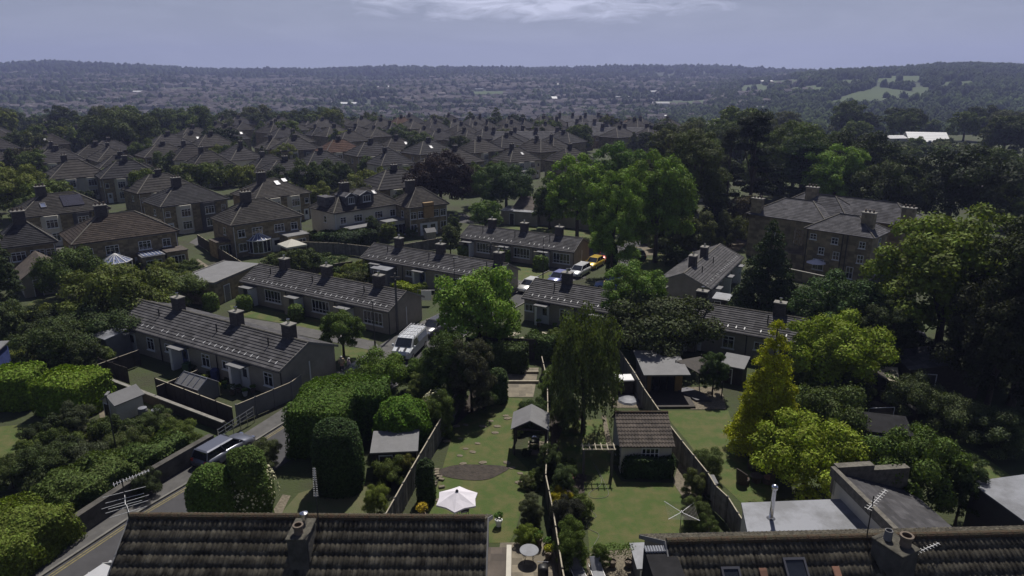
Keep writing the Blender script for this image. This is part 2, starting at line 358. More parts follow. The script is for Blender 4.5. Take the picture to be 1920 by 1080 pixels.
def chimney(par, x, y, z0, z1, w=1.0, d=.7, pots=2, m='brick', ztop_m='conc', flue=False):
    o = MB().box(x - w/2, x + w/2, y - d/2, y + d/2, z0, z1, b=.01).build('chimney', M[m], par)
    MB().box(x - w/2 - .07, x + w/2 + .07, y - d/2 - .07, y + d/2 + .07, z1 + .002, z1 + .12, b=.02).build('chimney_cap', M[ztop_m], o)
    for i in range(pots):
        px = x + (i - (pots - 1) / 2) * w / max(pots, 1)
        MB().lathe([(.13, 0), (.11, .3), (.14, .32), (.14, .4), (.09, .4), (.09, .2)], 10, face(px, y, z1 + .122)).build('chimney_pot', M['steel'] if flue else M['pot'], o)
    return o
def rooflight(par, T, w=.8, h=1.2, m='sky_glass', blind=False):
    """T: origin on the slope, local x across, local y up the slope, z out of it"""
    mb = MB()
    for a in ((-w/2, w/2, 0, .08), (-w/2, w/2, h - .1, h), (-w/2, -w/2 + .08, .08, h - .1), (w/2 - .08, w/2, .08, h - .1)): mb.box(a[0], a[1], a[2], a[3], 0, .12, T)
    o = mb.build('roof_window', M['zinc'], par); MB().box(-w/2 + .08, w/2 - .08, .08, h - .1, .02, .075, T).build('pane', M['white'] if blind else M[m], o)
    return o
def slope_T(x, y, z, deg): return Matrix.Translation((x, y, z)) @ Matrix.Rotation(R(deg), 4, 'X')
def downpipe(par, x, y, z1, m='darkmetal', z0=0): return MB().tube([(x, y, z0), (x, y, z1)], .045, 6).build('downpipe', M[m], par)
def gutter(par, x0, x1, y, z, m='darkmetal'): return MB().tube([(x0, y, z), (x1, y, z)], .06, 6).build('gutter', M[m], par)

CLIP = None
def bungalow(label, A, B, D, style, eave=2.6, ridge=4.05, chims=(.3, .6, .88), units=3, wallm='render', clips=True, bush=False):
    """a row of bungalows; A, B = front eaves corners (world), D = depth behind them"""
    global CLIP
    A, B = Vector(A[:2]), Vector(B[:2]); L = (B - A).length; a = math.atan2(B.y - A.y, B.x - A.x)
    r = thing('bungalow_row', label, 'bungalow', (A.x, A.y, 0), a, 'low terraced bungalows with dark ribbed roofs')
    o = .35; x0, x1, y0, y1 = .15, L - .15, o, D - o; ym = D / 2
    gz = eave + (ridge - eave) * (o / ym) - .12
    w = MB().add([(x0, y0, 0), (x1, y0, 0), (x1, y1, 0), (x0, y1, 0), (x0, y0, gz), (x1, y0, gz), (x1, y1, gz), (x0, y1, gz), (x0, ym, ridge - .13), (x1, ym, ridge - .13)],
                 [(0, 1, 5, 4), (2, 3, 7, 6), (1, 2, 6, 9, 5), (3, 0, 4, 8, 7), (4, 5, 9, 8), (7, 8, 9, 6), (3, 2, 1, 0)])
    w.build('wall', M[wallm], r)
    n = 11
    stepped_gable(0, L, 0, D, eave, ridge, n, .06).build('roof', M['tile'], r)
    MB().tube([(0, ym, ridge + .03), (L, ym, ridge + .03)], .1, 6).build('ridge_tiles', M['ridge'], r)
    for xx in (-.04, L + .0):
        b = MB()
        for s in (0, D): b.add([(xx, s, eave - .14), (xx + .04, s, eave - .14), (xx + .04, ym, ridge - .14), (xx, ym, ridge - .14), (xx, s, eave + .1), (xx + .04, s, eave + .1), (xx + .04, ym, ridge + .1), (xx, ym, ridge + .1)],
                               [(0, 1, 2, 3), (4, 7, 6, 5), (0, 4, 5, 1), (0, 3, 7, 4), (1, 5, 6, 2), (3, 2, 6, 7)])
        b.build('bargeboard', M['conc'], r)
    gutter(r, 0, L, -.05, eave - .02, 'darkmetal')
    for t in chims: chimney(r, L * t, ym + .15, ridge - .5, ridge + 1.15, 1.05, .8, 1, flue=True)
    for t in chims[:3]:
        tt = t - .045; MB().tube([(L * tt, ym * .62, ridge - .7), (L * tt, ym * .62, ridge + .25)], .06, 6).build('vent_pipe', M['black'], r)
    if clips:
        if CLIP is None:
            q = MB().box(-.05, .05, -.2, .12, 0, .035); CLIP = q.build('vent_tile', M['clip']); CLIP['tmp'] = 1
        k = 2.5; zz = eave + (ridge - eave) * (k / n); yy = ym * (k / n)
        sl = math.atan2(ridge - eave, ym)
        x = 1.0
        while x < L - .6:
            c = CLIP.copy(); C.objects.link(c); c.parent = r; c.location = (x, yy, zz + .035); c.rotation_euler = (sl, 0, 0)
            if 'tmp' in c: del c['tmp']
            x += .78 if random.random() > .12 else 1.5
    U = L / units
    for i in range(units):
        cx = U * i
        if style == 'front':
            window(r, face(cx + U * .68, y0, .75), 2.6, 1.45, 5, 1, top=.28)
            MB().box(cx + .9, cx + 2.6, -.95, y0 - .002, 2.2, 2.32, b=.02).build('porch_roof', M['felt'], r)
            MB().box(cx + 2.35, cx + 2.45, -.9, y0 - .003, 0, 2.198).build('porch_screen', M['pvc'], r)
            MB().box(cx + .3, cx + 1.2, -.55, y0 - .003, 0, 2.19).build('meter_store', M[wallm], r)
            door(r, face(cx + 1.8, y0, 0), m='door_blue' if i != 1 else 'trouser', glass=False)
        elif style == 'back':
            window(r, face(cx + U * .12, y0, 1.15), 1.0, .8, 2, 1)
            window(r, face(cx + U * .78, y0, .8), 1.1, 1.25, 2, 1, top=.7)
            MB().box(cx + U * .28, cx + U * .52, -.75, y0 - .002, 2.2, 2.33, b=.02).build('porch_roof', M['felt'], r)
            MB().box(cx + U * .3, cx + U * .34, -.6, y0 - .003, 0, 2.198).build('porch_post', M['pvc'], r)
            door(r, face(cx + U * .42, y0, 0), m='door_white' if i % 2 == 0 else 'door_blue')
        downpipe(r, cx + U * .99 - .1, y0 - .08, eave - .05)
    MB().box(x1 - .06 + .062, x1 + .05, ym - .06, ym + .06, .2, 2.3).build('vent_strip', M['pvc'], r)
    return r

def semi(label, B5, w=12.4, d=8.2, rot=43, he=5.0, rise=2.75, col=(1, 1, 1, 1), chim=(.5,), style=0, group='semi-detached houses of the estate', lod=0, wallm='stone', loc=None, cat='house'):
    """hip-roofed semi; B5 = world xy of its near corner under the eaves (left end of the long face)"""
    a = R(rot); ux = Vector((math.cos(a), math.sin(a))); uy = Vector((-math.sin(a), math.cos(a)))
    c = Vector(B5[:2]) + ux * w / 2 + uy * d / 2 if loc is None else Vector(loc[:2])
    r = thing('semi_detached_house', label, cat, (c.x, c.y, loc[2] if loc is not None and len(loc) > 2 else 0), a, group)
    hw, hd = w / 2, d / 2; i = .35; rz = he + rise
    MB().box(-hw + i, hw - i, -hd + i, hd - i, -1.5, he - .03).build('wall', M[wallm], r)
    rf = stepped_hip(-hw, hw, -hd, hd, he, rz, 14 if lod == 0 else 7, .05 if lod == 0 else .07).build('roof', M['tile_hip'], r); rf.color = col
    hip_caps(-hw, hw, -hd, hd, he, rz, .1 if lod == 0 else .13).build('ridge_tiles', M['ridge'], r)
    if lod == 0: MB().box(-hw + .1, hw - .1, -hd + .08, -hd + .14, he - .2, he - .1).build('gutter', M['conc'], r)
    for t in chim: chimney(r, -hw + w * t, .0, rz - .9, rz + (1.25 if lod == 0 else .95), 1.45 if lod == 0 else 1.1, .9 if lod == 0 else .75, 3 if lod == 0 else 2)
    if lod < 2:
        for s in (-1, 1):
            if style == 0:        # garden face
                window(r, face(s * w * .36, -hd + i, 3.0), 1.1, 1.15, 2, 1, top=.7); window(r, face(s * w * .15, -hd + i, 3.0), 1.6, 1.2, 3, 1, top=.7)
                window(r, face(s * w * .36, -hd + i, .9), 1.2, 1.2, 2, 1)
                door(r, face(s * w * .1, -hd + i, 0), 1.6, 2.05, 'pvc')
            else:                 # street face with two-storey bays
                bx = s * w * .17
                b = MB().prism([(bx - 1.35, -hd + i - .002), (bx - .85, -hd + i - .7), (bx + .85, -hd + i - .7), (bx + 1.35, -hd + i - .002)], 0, he - .12).build('bay', M['cream'] if s < 0 or style == 2 else M['zinc'], r)
                for z, h in ((.8, 1.35), (2.95, 1.35)): window(b, face(bx, -hd + i - .7, z), 1.6, h, 3, 1, top=.72)
                window(r, face(s * w * .40, -hd + i, 3.1), .8, 1.0, 1, 1, top=.7)
                door(r, face(s * w * .38, -hd + i, 0))
            downpipe(r, s * (hw - i - .15), -hd + i - .06, he - .1, 'pvc')
        window(r, face(-hw + i, -.8, 3.1, -90), .8, 1.1, 1, 2)
        window(r, face(hw - i, -.8, 3.1, 90), .8, 1.1, 1, 2)
    elif lod == 2:
        for s in (-1, 1): window(r, face(s * w * .22, -hd + i, 3.0), 1.7, 1.2, 3, 1)
    return r

# ------------------------------------------------------------------ foliage
def rdir(n):
    v = rng.normal(size=(n, 3)); return v / np.linalg.norm(v, axis=1, keepdims=True)
def leaves(c, nrm, s, asp=.6):
    """diamond leaf quads at c with normals nrm and half-length s"""
    n = len(c); nrm = nrm / np.maximum(np.linalg.norm(nrm, axis=1, keepdims=True), 1e-6)
    t = np.cross(nrm, rdir(n)); t /= np.maximum(np.linalg.norm(t, axis=1, keepdims=True), 1e-6); b = np.cross(nrm, t)
    s = np.broadcast_to(np.asarray(s, dtype=float), (n,))[:, None]
    v = np.stack([c + t * s, c + b * s * asp, c - t * s, c - b * s * asp], 1).reshape(-1, 3)
    return v, np.arange(n * 4).reshape(-1, 4)
def lobe_leaves(lobes, N, s, jit=.6, shell=(.72, 1.06), flat=1.0):
    L = np.array([l[:3] for l in lobes]); Rr = np.array([l[3] for l in lobes]); Z = np.array([l[4] if len(l) > 4 else 1.0 for l in lobes])
    w = Rr ** 2; w /= w.sum(); idx = rng.choice(len(lobes), N, p=w)
    d = rdir(N); d[:, 2] = np.where(d[:, 2] < -.3, -d[:, 2] * .6, d[:, 2])
    rr = rng.uniform(shell[0], shell[1], N)[:, None]
    p = L[idx] + d * rr * Rr[idx][:, None] * np.stack([np.ones(N), np.ones(N), Z[idx]], 1)
    keep = np.ones(N, bool)
    for k in range(len(lobes)):
        q = (p - L[k]) / (Rr[k] * np.array([1, 1, Z[k]])); keep &= ~((np.linalg.norm(q, axis=1) < .68) & (idx != k))
    p, d = p[keep], d[keep]
    nn = d * (1 - jit * .5) + rdir(len(p)) * jit
    return leaves(p, nn, s * rng.uniform(.6, 1.25, len(p)))
def mk_lobes(kind, asp=1.0):
    out = []; mult = min(2.2, max(.8, asp))
    if kind in ('broad', 'round', 'tall', 'shrub', 'open'):
        cz, rz, n, rl = {'broad': (.55, .42, 46, .12), 'round': (.54, .44, 56, .11), 'tall': (.53, .46, 50, .115), 'shrub': (.42, .52, 30, .15), 'open': (.58, .4, 26, .11)}[kind]
        n = int(n * mult); rzl = rl / max(1, asp) * .6
        for i in range(n):
            z = 1 - 2 * (i + .5) / n; ph = i * 2.39996 + random.uniform(-.3, .3)
            if z < -.82: continue
            rad = math.sqrt(max(0, 1 - z * z)) ** .8; k = random.uniform(.62, .98) if i % 4 else random.uniform(.35, .6)
            out.append((rad * math.cos(ph) * .40 * k / .75, rad * math.sin(ph) * .40 * k / .75, cz + z * (rz + (rl * (1 - 1 / max(1, asp))) * .8) * k, rl * random.uniform(.7, 1.25), 1.0))
        for i in range(5): out.append((random.uniform(-.15, .15), random.uniform(-.15, .15), cz + random.uniform(-.15, .2), .2))
    elif kind == 'cone':
        n = int(15 * mult ** .6)
        for i in range(n):
            t = i / (n - 1); rad = .46 * (1 - t) ** .75 + .02; m = max(1, int(9 * (1 - t)) + 2)
            for j in range(m):
                a = j * 2 * math.pi / m + i * .7 + random.uniform(-.2, .2); k = random.uniform(.6, .85)
                out.append((rad * math.cos(a) * k, rad * math.sin(a) * k, .07 + .87 * t + random.uniform(-.03, .03), .05 + .1 * (1 - t), .8))
    elif kind == 'pine':
        for i in range(17):
            t = random.uniform(.3, .97); a = random.uniform(0, 6.3); k = (1.1 - t) * .42 + .05
            out.append((math.cos(a) * k, math.sin(a) * k, t, random.uniform(.12, .2), .42))
        out.append((0, 0, .93, .12, .6))
    elif kind == 'cedar':
        for i in range(16):
            t = random.uniform(.25, .97); a = random.uniform(0, 6.3); k = (1.0 - t * .6) * .36
            out.append((math.cos(a) * k, math.sin(a) * k, t, random.uniform(.14, .24), .2))
    return out
PROTO = {}
def trunk_mb(lobes, kind):
    mb = MB(); h = .62 if kind not in ('cone', 'pine', 'cedar') else .93
    r0 = .032 if kind != 'shrub' else .015
    mb.tube([(0, 0, -.02), (.004, 0, .08), (.01, .005, h * .5), (0, 0, h)], [r0 * 1.35, r0, r0 * .75, r0 * .2], 8)
    if kind not in ('cone',):
        for l in lobes[:14:2]:
            b = Vector((.006, .003, h * random.uniform(.35, .7))); e = Vector(l[:3]); m_ = b.lerp(e, .5) + Vector((0, 0, .03))
            mb.tube([b, m_, e], [r0 * .5, r0 * .3, r0 * .1], 5)
    return mb
def proto(kind, lod, var=0, asp=1.0):
    key = (kind, lod, var, asp)
    if key in PROTO: return PROTO[key]
    N, s = {0: (25000, .0175), 1: (8500, .03), 2: (2400, .055), 3: (700, .09)}[lod]
    r = bpy.data.objects.new('tree', None); C.objects.link(r)
    if kind == 'weep':
        lb = mk_lobes('round'); v1, f1 = lobe_leaves(lb, N // 3, s)
        n = int(N * .62); ns = 230; si = rng.integers(0, ns, n)
        a = rng.uniform(0, 6.283, ns); rr = .47 * np.sqrt(rng.uniform(.12, 1, ns)); top = .97 - (rr / .5) ** 2 * .42; ln = rng.uniform(.25, .62, ns)
        t = rng.uniform(0, 1, n)
        p = np.stack([rr[si] * np.cos(a[si]), rr[si] * np.sin(a[si]), np.maximum(top[si] - t * ln[si], .1)], 1) + rng.normal(size=(n, 3)) * np.array([.012, .012, .01])
        nn = np.stack([np.cos(a[si]), np.sin(a[si]), np.full(n, .3)], 1) + rdir(n) * .9
        v2, f2 = leaves(p, nn, s * rng.uniform(.7, 1.2, n), .4)
        v = np.concatenate([v1 * .96, v2]); f = np.concatenate([f1, f2 + len(v1)])
    else:
        l0 = mk_lobes(kind, asp); lb = [(q[0], q[1], q[2] * asp, *q[3:]) for q in l0]; N = int(N * min(1.8, max(.8, asp))); v, f = lobe_leaves(lb, N, s, jit=.45 if kind not in ('cone', 'pine', 'cedar') else .6)
        # loose sprays beyond the outline
        n = N // 12; l = np.array([q[:4] for q in lb]); i = rng.integers(0, len(l), n); d = rdir(n); d[:, 2] = np.abs(d[:, 2])
        v2, f2 = leaves(l[i, :3] + d * l[i, 3:4] * rng.uniform(1.0, 1.28, (n, 1)), rdir(n), s * .8)
        f = np.concatenate([f, f2 + len(v)]); v = np.concatenate([v, v2]); v[:, 2] /= asp; lb = l0
    v[:, 2] = np.maximum(v[:, 2], .005)
    npobj('crown', v, f, LEAF, r)
    trunk_mb(lb, kind).build('trunk', M['bark'], r)
    PROTO[key] = r; return r
USED = set()
def plant(g, h, w, kind, col, label, group=None, lod=None, var=0, name=None, cat='tree'):
    dist = math.hypot(g.x, g.y)
    if lod is None: q_ = w * 693 / dist; lod = 0 if q_ > 42 or dist < 60 else 1 if q_ > 20 else 2
    ar = h / w; asp = 1.0 if kind == 'weep' else min((.7, 1.0, 1.4, 1.9, 2.6), key=lambda q: abs(math.log(ar / q)))
    p = proto(kind, lod, var, asp)
    c = (col[0] * 1.09, col[1] * .94, col[2] * .95, 1)
    o = dup(p, g, random.uniform(0, 6.28), (w, w, h), col=c)
    if dist > 430:
        for k in kids(o):
            if k.name.startswith('trunk'): bpy.data.objects.remove(k)
    o.name = name or {'shrub': 'shrub', 'cone': 'conifer_tree', 'pine': 'pine_tree', 'cedar': 'cedar_tree', 'weep': 'weeping_birch_tree'}.get(kind, 'leafy_tree')
    if o.name.startswith('shrub'): cat = 'shrub'
    tag(o, label, cat, group); return o
def tree_px(cx, top, base, w, kind, col, label, group=None, **k):
    g = P(cx, base); h, wm = size_at(g, top, w); return plant(g, h, wm, kind, col, label, group, **k)
def cube_pts(n, dims, top_only=False):
    l, w, h = dims; a = np.array([l * w, l * h, l * h, w * h, w * h]); k = rng.choice(5, n, p=a / a.sum())
    u = rng.uniform(-1, 1, (n, 2)); p = np.zeros((n, 3))
    p[k == 0] = np.c_[u[k == 0], np.ones((k == 0).sum())]
    for q, s in ((1, -1), (2, 1)): m = k == q; p[m] = np.c_[u[m, 0], np.full(m.sum(), s), u[m, 1]]
    for q, s in ((3, -1), (4, 1)): m = k == q; p[m] = np.c_[np.full(m.sum(), s), u[m, 0], u[m, 1]]
    return p
def lump(p, amp, fr):
    return amp * (np.sin(p[:, 0] * fr + 1) * np.cos(p[:, 1] * fr * 1.3 + 2) + .6 * np.sin(p[:, 2] * fr * 1.7 + p[:, 0] * fr * 2.1))
def clipped(loc, dims, rz, rnd, col, label, cat='hedge', name='hedge', group=None, amp=.12, fr=1.3, taper=0.0, leaf=None, jit=.9):
    """a clipped bush or hedge: leaves over a dense core; dims = length, width, height; rnd 0 box .. 1 round"""
    l, w, h = dims; dist = math.hypot(loc[0], loc[1]); a = leaf or max(.05, .0019 * dist)
    area = l * w + 2 * h * (l + w); n = int(min(60000, area * 1.7 / (1.2 * a * a)))
    def warp(p):
        q = np.minimum(p, 1); sph = p / np.linalg.norm(p, axis=1, keepdims=True)
        # keep the foot wide: only the upper part rounds off
        zz = np.clip(p[:, 2:3], -1, 1)
        up = np.c_[p[:, :2], np.maximum(p[:, 2], 0)]; s2 = up / np.maximum(np.linalg.norm(up, axis=1, keepdims=True), 1e-6)
        r = np.c_[s2[:, :2], np.where(p[:, 2] > 0, s2[:, 2], p[:, 2])]
        out = p * (1 - rnd) + r * rnd
        if taper: out[:, :2] *= (1 - taper * (out[:, 2:3] + 1) / 2)
        return out
    def place(p, k=1.0):
        q = warp(p); q = np.c_[q[:, 0] * l / 2 * k, q[:, 1] * w / 2 * k, (q[:, 2] + 1) / 2 * h * (k if k < 1 else 1)]
        nr = q - np.array([0, 0, h * .45]); nr = nr / np.array([l / 2, w / 2, h / 2]); nr /= np.maximum(np.linalg.norm(nr, axis=1, keepdims=True), 1e-6)
        return q + nr * lump(q, amp, fr)[:, None], nr
    q, nr = place(cube_pts(n, dims)); q += nr * rng.uniform(-.16, .08, (n, 1)) * min(1, a * 10)
    v, f = leaves(q, nr * 1.0 + rdir(n) * jit * .8, a * rng.uniform(.6, 1.3, n))
    # core
    g = 10; cv = []; cf = []
    for ax, s in ((2, 1), (1, -1), (1, 1), (0, -1), (0, 1)):
        o = len(cv)
        for i in range(g + 1):
            for j in range(g + 1):
                u, t = -1 + 2 * i / g, -1 + 2 * j / g; cv.append([u, t, s] if ax == 2 else [u, s, t] if ax == 1 else [s, u, t])
        for i in range(g):
            for j in range(g): cf.append([o + i * (g + 1) + j, o + (i + 1) * (g + 1) + j, o + (i + 1) * (g + 1) + j + 1, o + i * (g + 1) + j + 1])
    cq, _ = place(np.array(cv, float), .93)
    f = np.concatenate([f, np.array(cf) + len(v)]); v = np.concatenate([v, cq]); v[:, 2] = np.maximum(v[:, 2], .01)
    o = npobj(name, v, f, LEAF); o.location = (loc[0], loc[1], loc[2] if len(loc) > 2 else 0); o.rotation_euler = (0, 0, rz); o.color = (col[0] * 1.1, col[1] * 1.05, col[2] * .9, 1)
    return tag(o, label, cat, group)
def flowers(par_obj, n, dims, size, m, name='blossom', top=True, z0=.4):
    l, w, h = dims; p = cube_pts(n, (l, w, h)); p /= np.linalg.norm(p, axis=1, keepdims=True)
    q = np.c_[p[:, 0] * l / 2, p[:, 1] * w / 2, h * (z0 + (1 - z0) * np.abs(p[:, 2]))]
    v, f = leaves(q, p + rdir(n) * .4, size * rng.uniform(.6, 1.3, n), .9); return npobj(name, v, f, m, par_obj)

# ------------------------------------------------------------------ fences, walls
def fence(pts, h, label, m='wood', cat='fence', board=.3, post=1.85, name='fence', cap=None, rail=True):
    pts = [Vector(p[:2]) for p in pts]; r = thing(name, label, cat, (pts[0].x, pts[0].y, 0)); o = pts[0]; npan = 0
    for a, b in zip(pts, pts[1:]):
        L = (b - a).length; n = max(1, round(L / post)); ang = math.atan2(b.y - a.y, b.x - a.x)
        for i in range(n):
            p = a.lerp(b, i / n) - o; T = Matrix.Translation((p.x, p.y, 0)) @ Matrix.Rotation(ang, 4, 'Z'); W = L / n
            mb = MB(); k = max(1, int(W / board)); bw = (W - .1) / k
            for j in range(k): mb.box(.05 + j * bw, .05 + (j + 1) * bw - .012, -.012 - (.014 if j % 2 else 0), .012, .05, h + random.uniform(-.01, .01), T)
            mb.build('panel', M[m], r); MB().box(-.05, .05, -.05, .05, 0, h + .1, T).build('post', M[cap or 'bench'] if cap else M[m], r)
            if rail: MB().box(.05, W - .05, -.035, .035, h + .012, h + .05, T).build('rail', M['bench'], r)
    return r
def gwall(pts, h, label, m='stone_dark', t=.25, cat='wall', name='garden_wall', cap='conc'):
    pts = [Vector(p[:2]) for p in pts]; r = thing(name, label, cat, (pts[0].x, pts[0].y, 0)); o = pts[0]
    b = MB(); c = MB()
    for p, q in zip(pts, pts[1:]):
        L = (q - p).length; d = p - o; T = Matrix.Translation((d.x, d.y, 0)) @ Matrix.Rotation(math.atan2(q.y - p.y, q.x - p.x), 4, 'Z')
        b.box(0, L, -t/2, t/2, 0, h, T); c.box(-.03, L - .035, -t/2 - .04, t/2 + .04, h + .002, h + .08, T)
    b.build('wall_face', M[m], r); c.build('coping', M[cap], r); return r

# ------------------------------------------------------------------ vehicles
def car(loc, rz, col, label, kind='hatch', L=4.2, W=1.76, Hh=1.48):
    r = thing('parked_car', label, 'car', (loc[0], loc[1], 0), rz, 'cars parked along the close')
    pm = paint('car_paint_%02x%02x%02x' % tuple(int(c * 255) for c in col[:3]), col)
    hl = L / 2; est = kind == 'estate'; g = .2; belt = .92
    st = [(-hl, .62, .45, .62), (-hl + .06, .8, .3, .8), (-hl + .35, .88, g, belt - .02), (-.2, .88, g, belt), (hl - 1.25, .88, g, belt - .02), (hl - .5, .86, g, .8), (hl - .1, .78, .28, .66), (hl, .6, .42, .55)]
    v = []; f = []
    for x, hw, z0, z1 in st:
        hw *= W / 1.76; c = .1
        v += [(x, -hw + c, z0), (x, hw - c, z0), (x, hw, z0 + c), (x, hw, z1 - c * 1.4), (x, hw - c * 1.3, z1), (x, -hw + c * 1.3, z1), (x, -hw, z1 - c * 1.4), (x, -hw, z0 + c)]
    for i in range(len(st) - 1):
        for k in range(8): j = (k + 1) % 8; f.append((i * 8 + k, i * 8 + 8 + k, i * 8 + 8 + j, i * 8 + j))
    f += [tuple(range(8)), tuple(range(len(v) - 1, len(v) - 9, -1))]
    body = MB().add(v, f).build('body', pm, r, True)
    hw = W / 2 - .13; tw = W / 2 - .27; rb = -hl + (.12 if est else .3); rt = -hl + (.35 if est else .75); fb = hl - 1.15; ft = hl - 1.95
    z0, z1 = belt - .03, Hh - .05
    MB().add([(rb, -hw, z0), (fb, -hw, z0), (fb, hw, z0), (rb, hw, z0), (rt, -tw, z1), (ft, -tw, z1), (ft, tw, z1), (rt, tw, z1)], [(0, 1, 5, 4), (1, 2, 6, 5), (2, 3, 7, 6), (3, 0, 4, 7), (4, 5, 6, 7)]).build('windows', M['glass'], r)
    roof = MB().add([(rt - .06, -tw - .03, z1 - .02), (ft + .06, -tw - .03, z1 - .02), (ft + .06, tw + .03, z1 - .02), (rt - .06, tw + .03, z1 - .02), (rt + .05, -tw + .08, Hh), (ft - .08, -tw + .08, Hh), (ft - .08, tw - .08, Hh), (rt + .05, tw - .08, Hh)],
              [(0, 1, 5, 4), (1, 2, 6, 5), (2, 3, 7, 6), (3, 0, 4, 7), (4, 5, 6, 7), (3, 2, 1, 0)]).build('roof', pm, r)
    p = MB()
    for s in (-1, 1):
        for a, b in (((rb, s * hw, z0), (rt, s * tw, z1)), ((fb, s * hw, z0), (ft, s * tw, z1)), (((rb + fb) / 2, s * (hw + .01), z0), ((rt + ft) / 2, s * (tw + .01), z1))): p.tube([a, b], .045, 4)
    p.build('pillar', pm, roof)
    for s in (-1, 1):
        for x in (-hl + .8, hl - .85):
            T = Matrix.Translation((x, s * (W / 2 - .1), .32)) @ Matrix.Rotation(R(90), 4, 'X')
            wh = MB().lathe([(.2, -.11), (.3, -.11), (.32, -.08), (.32, .08), (.3, .11), (.2, .11)], 16, T).build('wheel', M['rubber'], r)
            MB().lathe([(.19, -.115), (.17, -.09), (.17, .09), (.19, .115)], 12, T).build('rim', M['metal'], wh)
        MB().box(hl - .22, hl - .02, s * .6 - .16, s * .6 + .16, .56, .7, b=.03).build('headlight', M['steel'], r)
        MB().box(-hl + .0, -hl + .14, s * .64 - .1, s * .64 + .1, .66, .85, b=.02).build('tail_light', M['red'], r)
        MB().box(fb - .25, fb - .08, s * (W / 2 + .08) - .09, s * (W / 2 + .08) + .09, .88, 1.02, b=.03).build('wing_mirror', pm, r)
    return r
def van(loc, rz, label):
    r = thing('parked_van', label, 'van', (loc[0], loc[1], 0), rz); pm = paint('van_white', (.62, .64, .68), .0)
    hl = 2.5; v = []; f = []
    st = [(-hl, .93, .4, 1.85), (-hl + .1, .97, .3, 1.95), (.9, .97, .28, 1.97), (1.05, .97, .28, 1.93), (1.75, .97, .28, 1.22), (2.35, .93, .3, 1.02), (2.48, .85, .35, .8), (2.52, .75, .45, .7)]
    for x, hw, z0, z1 in st:
        top = hw - (.16 if z1 > 1.5 else .12); m_ = min(z1 - .1, 1.15)
        v += [(x, -hw + .08, z0), (x, hw - .08, z0), (x, hw, z0 + .12), (x, hw, m_), (x, top, z1), (x, -top, z1), (x, -hw, m_), (x, -hw, z0 + .12)]
    for i in range(len(st) - 1):
        for k in range(8): j = (k + 1) % 8; f.append((i * 8 + k, i * 8 + 8 + k, i * 8 + 8 + j, i * 8 + j))
    f += [tuple(range(8)), tuple(range(len(v) - 1, len(v) - 9, -1))]
    b = MB().add(v, f).build('body', pm, r)
    MB().add([(1.1, -.76, 1.9), (1.1, .76, 1.9), (1.73, .82, 1.27), (1.73, -.82, 1.27)], [(0, 3, 2, 1)], Matrix.Translation((.03, 0, .03))).build('windscreen', M['glass'], r)
    for s in (-1, 1):
        q = [(.25, s * .975, 1.2), (1.55, s * .975, 1.2), (1.0, s * .84, 1.8), (.25, s * .84, 1.8)]
        MB().add(q, [(0, 1, 2, 3) if s < 0 else (3, 2, 1, 0)], Matrix.Translation((0, s * .02, 0))).build('side_window', M['glass'], r)
        q = [(-2.2, s * .975, 1.2), (.1, s * .975, 1.2), (.1, s * .84, 1.8), (-2.2, s * .84, 1.8)]
        MB().add(q, [(0, 1, 2, 3) if s < 0 else (3, 2, 1, 0)], Matrix.Translation((0, s * .02, 0))).build('side_window', M['sky_glass'], r)
        for x in (-1.6, 1.65):
            T = Matrix.Translation((x, s * .86, .34)) @ Matrix.Rotation(R(90), 4, 'X')
            wh = MB().lathe([(.2, -.11), (.32, -.11), (.34, -.08), (.34, .08), (.32, .11), (.2, .11)], 16, T).build('wheel', M['rubber'], r)
            MB().lathe([(.19, -.115), (.17, -.09), (.17, .09), (.19, .115)], 12, T).build('rim', M['metal'], wh)
        MB().box(2.3, 2.5, s * .72 - .14, s * .72 + .14, .72, .95, b=.03).build('headlight', M['steel'], r)
        MB().box(1.45, 1.6, s * 1.12 - .1, s * 1.12 + .1, 1.15, 1.4, b=.03).build('wing_mirror', pm, r)
        MB().add([(1.78, s * .15 + .1, 1.235), (2.3, s * .15 + .12, 1.07), (2.3, s * .15 - .12, 1.07), (1.78, s * .15 - .1, 1.235)], [(0, 1, 2, 3)], Matrix.Translation((0, s * .2, .02))).build('bonnet_stripe', M['trouser'], r)
    MB().box(2.5, 2.56, -.55, .55, .42, .72, b=.02).build('grille', M['black'], r)
    k = MB()
    for x in (-2.2, -1.2, -.2, .7): k.tube([(x, -.8, 1.97), (x, -.8, 2.13), (x, .8, 2.13), (x, .8, 1.97)], .03, 5)
    for y in (-.7, -.4, .0, .35, .7): k.tube([(-2.35, y, 2.17), (.85, y, 2.17)], .03, 5)
    k.build('roof_rack', M['metal'], r)
    return r

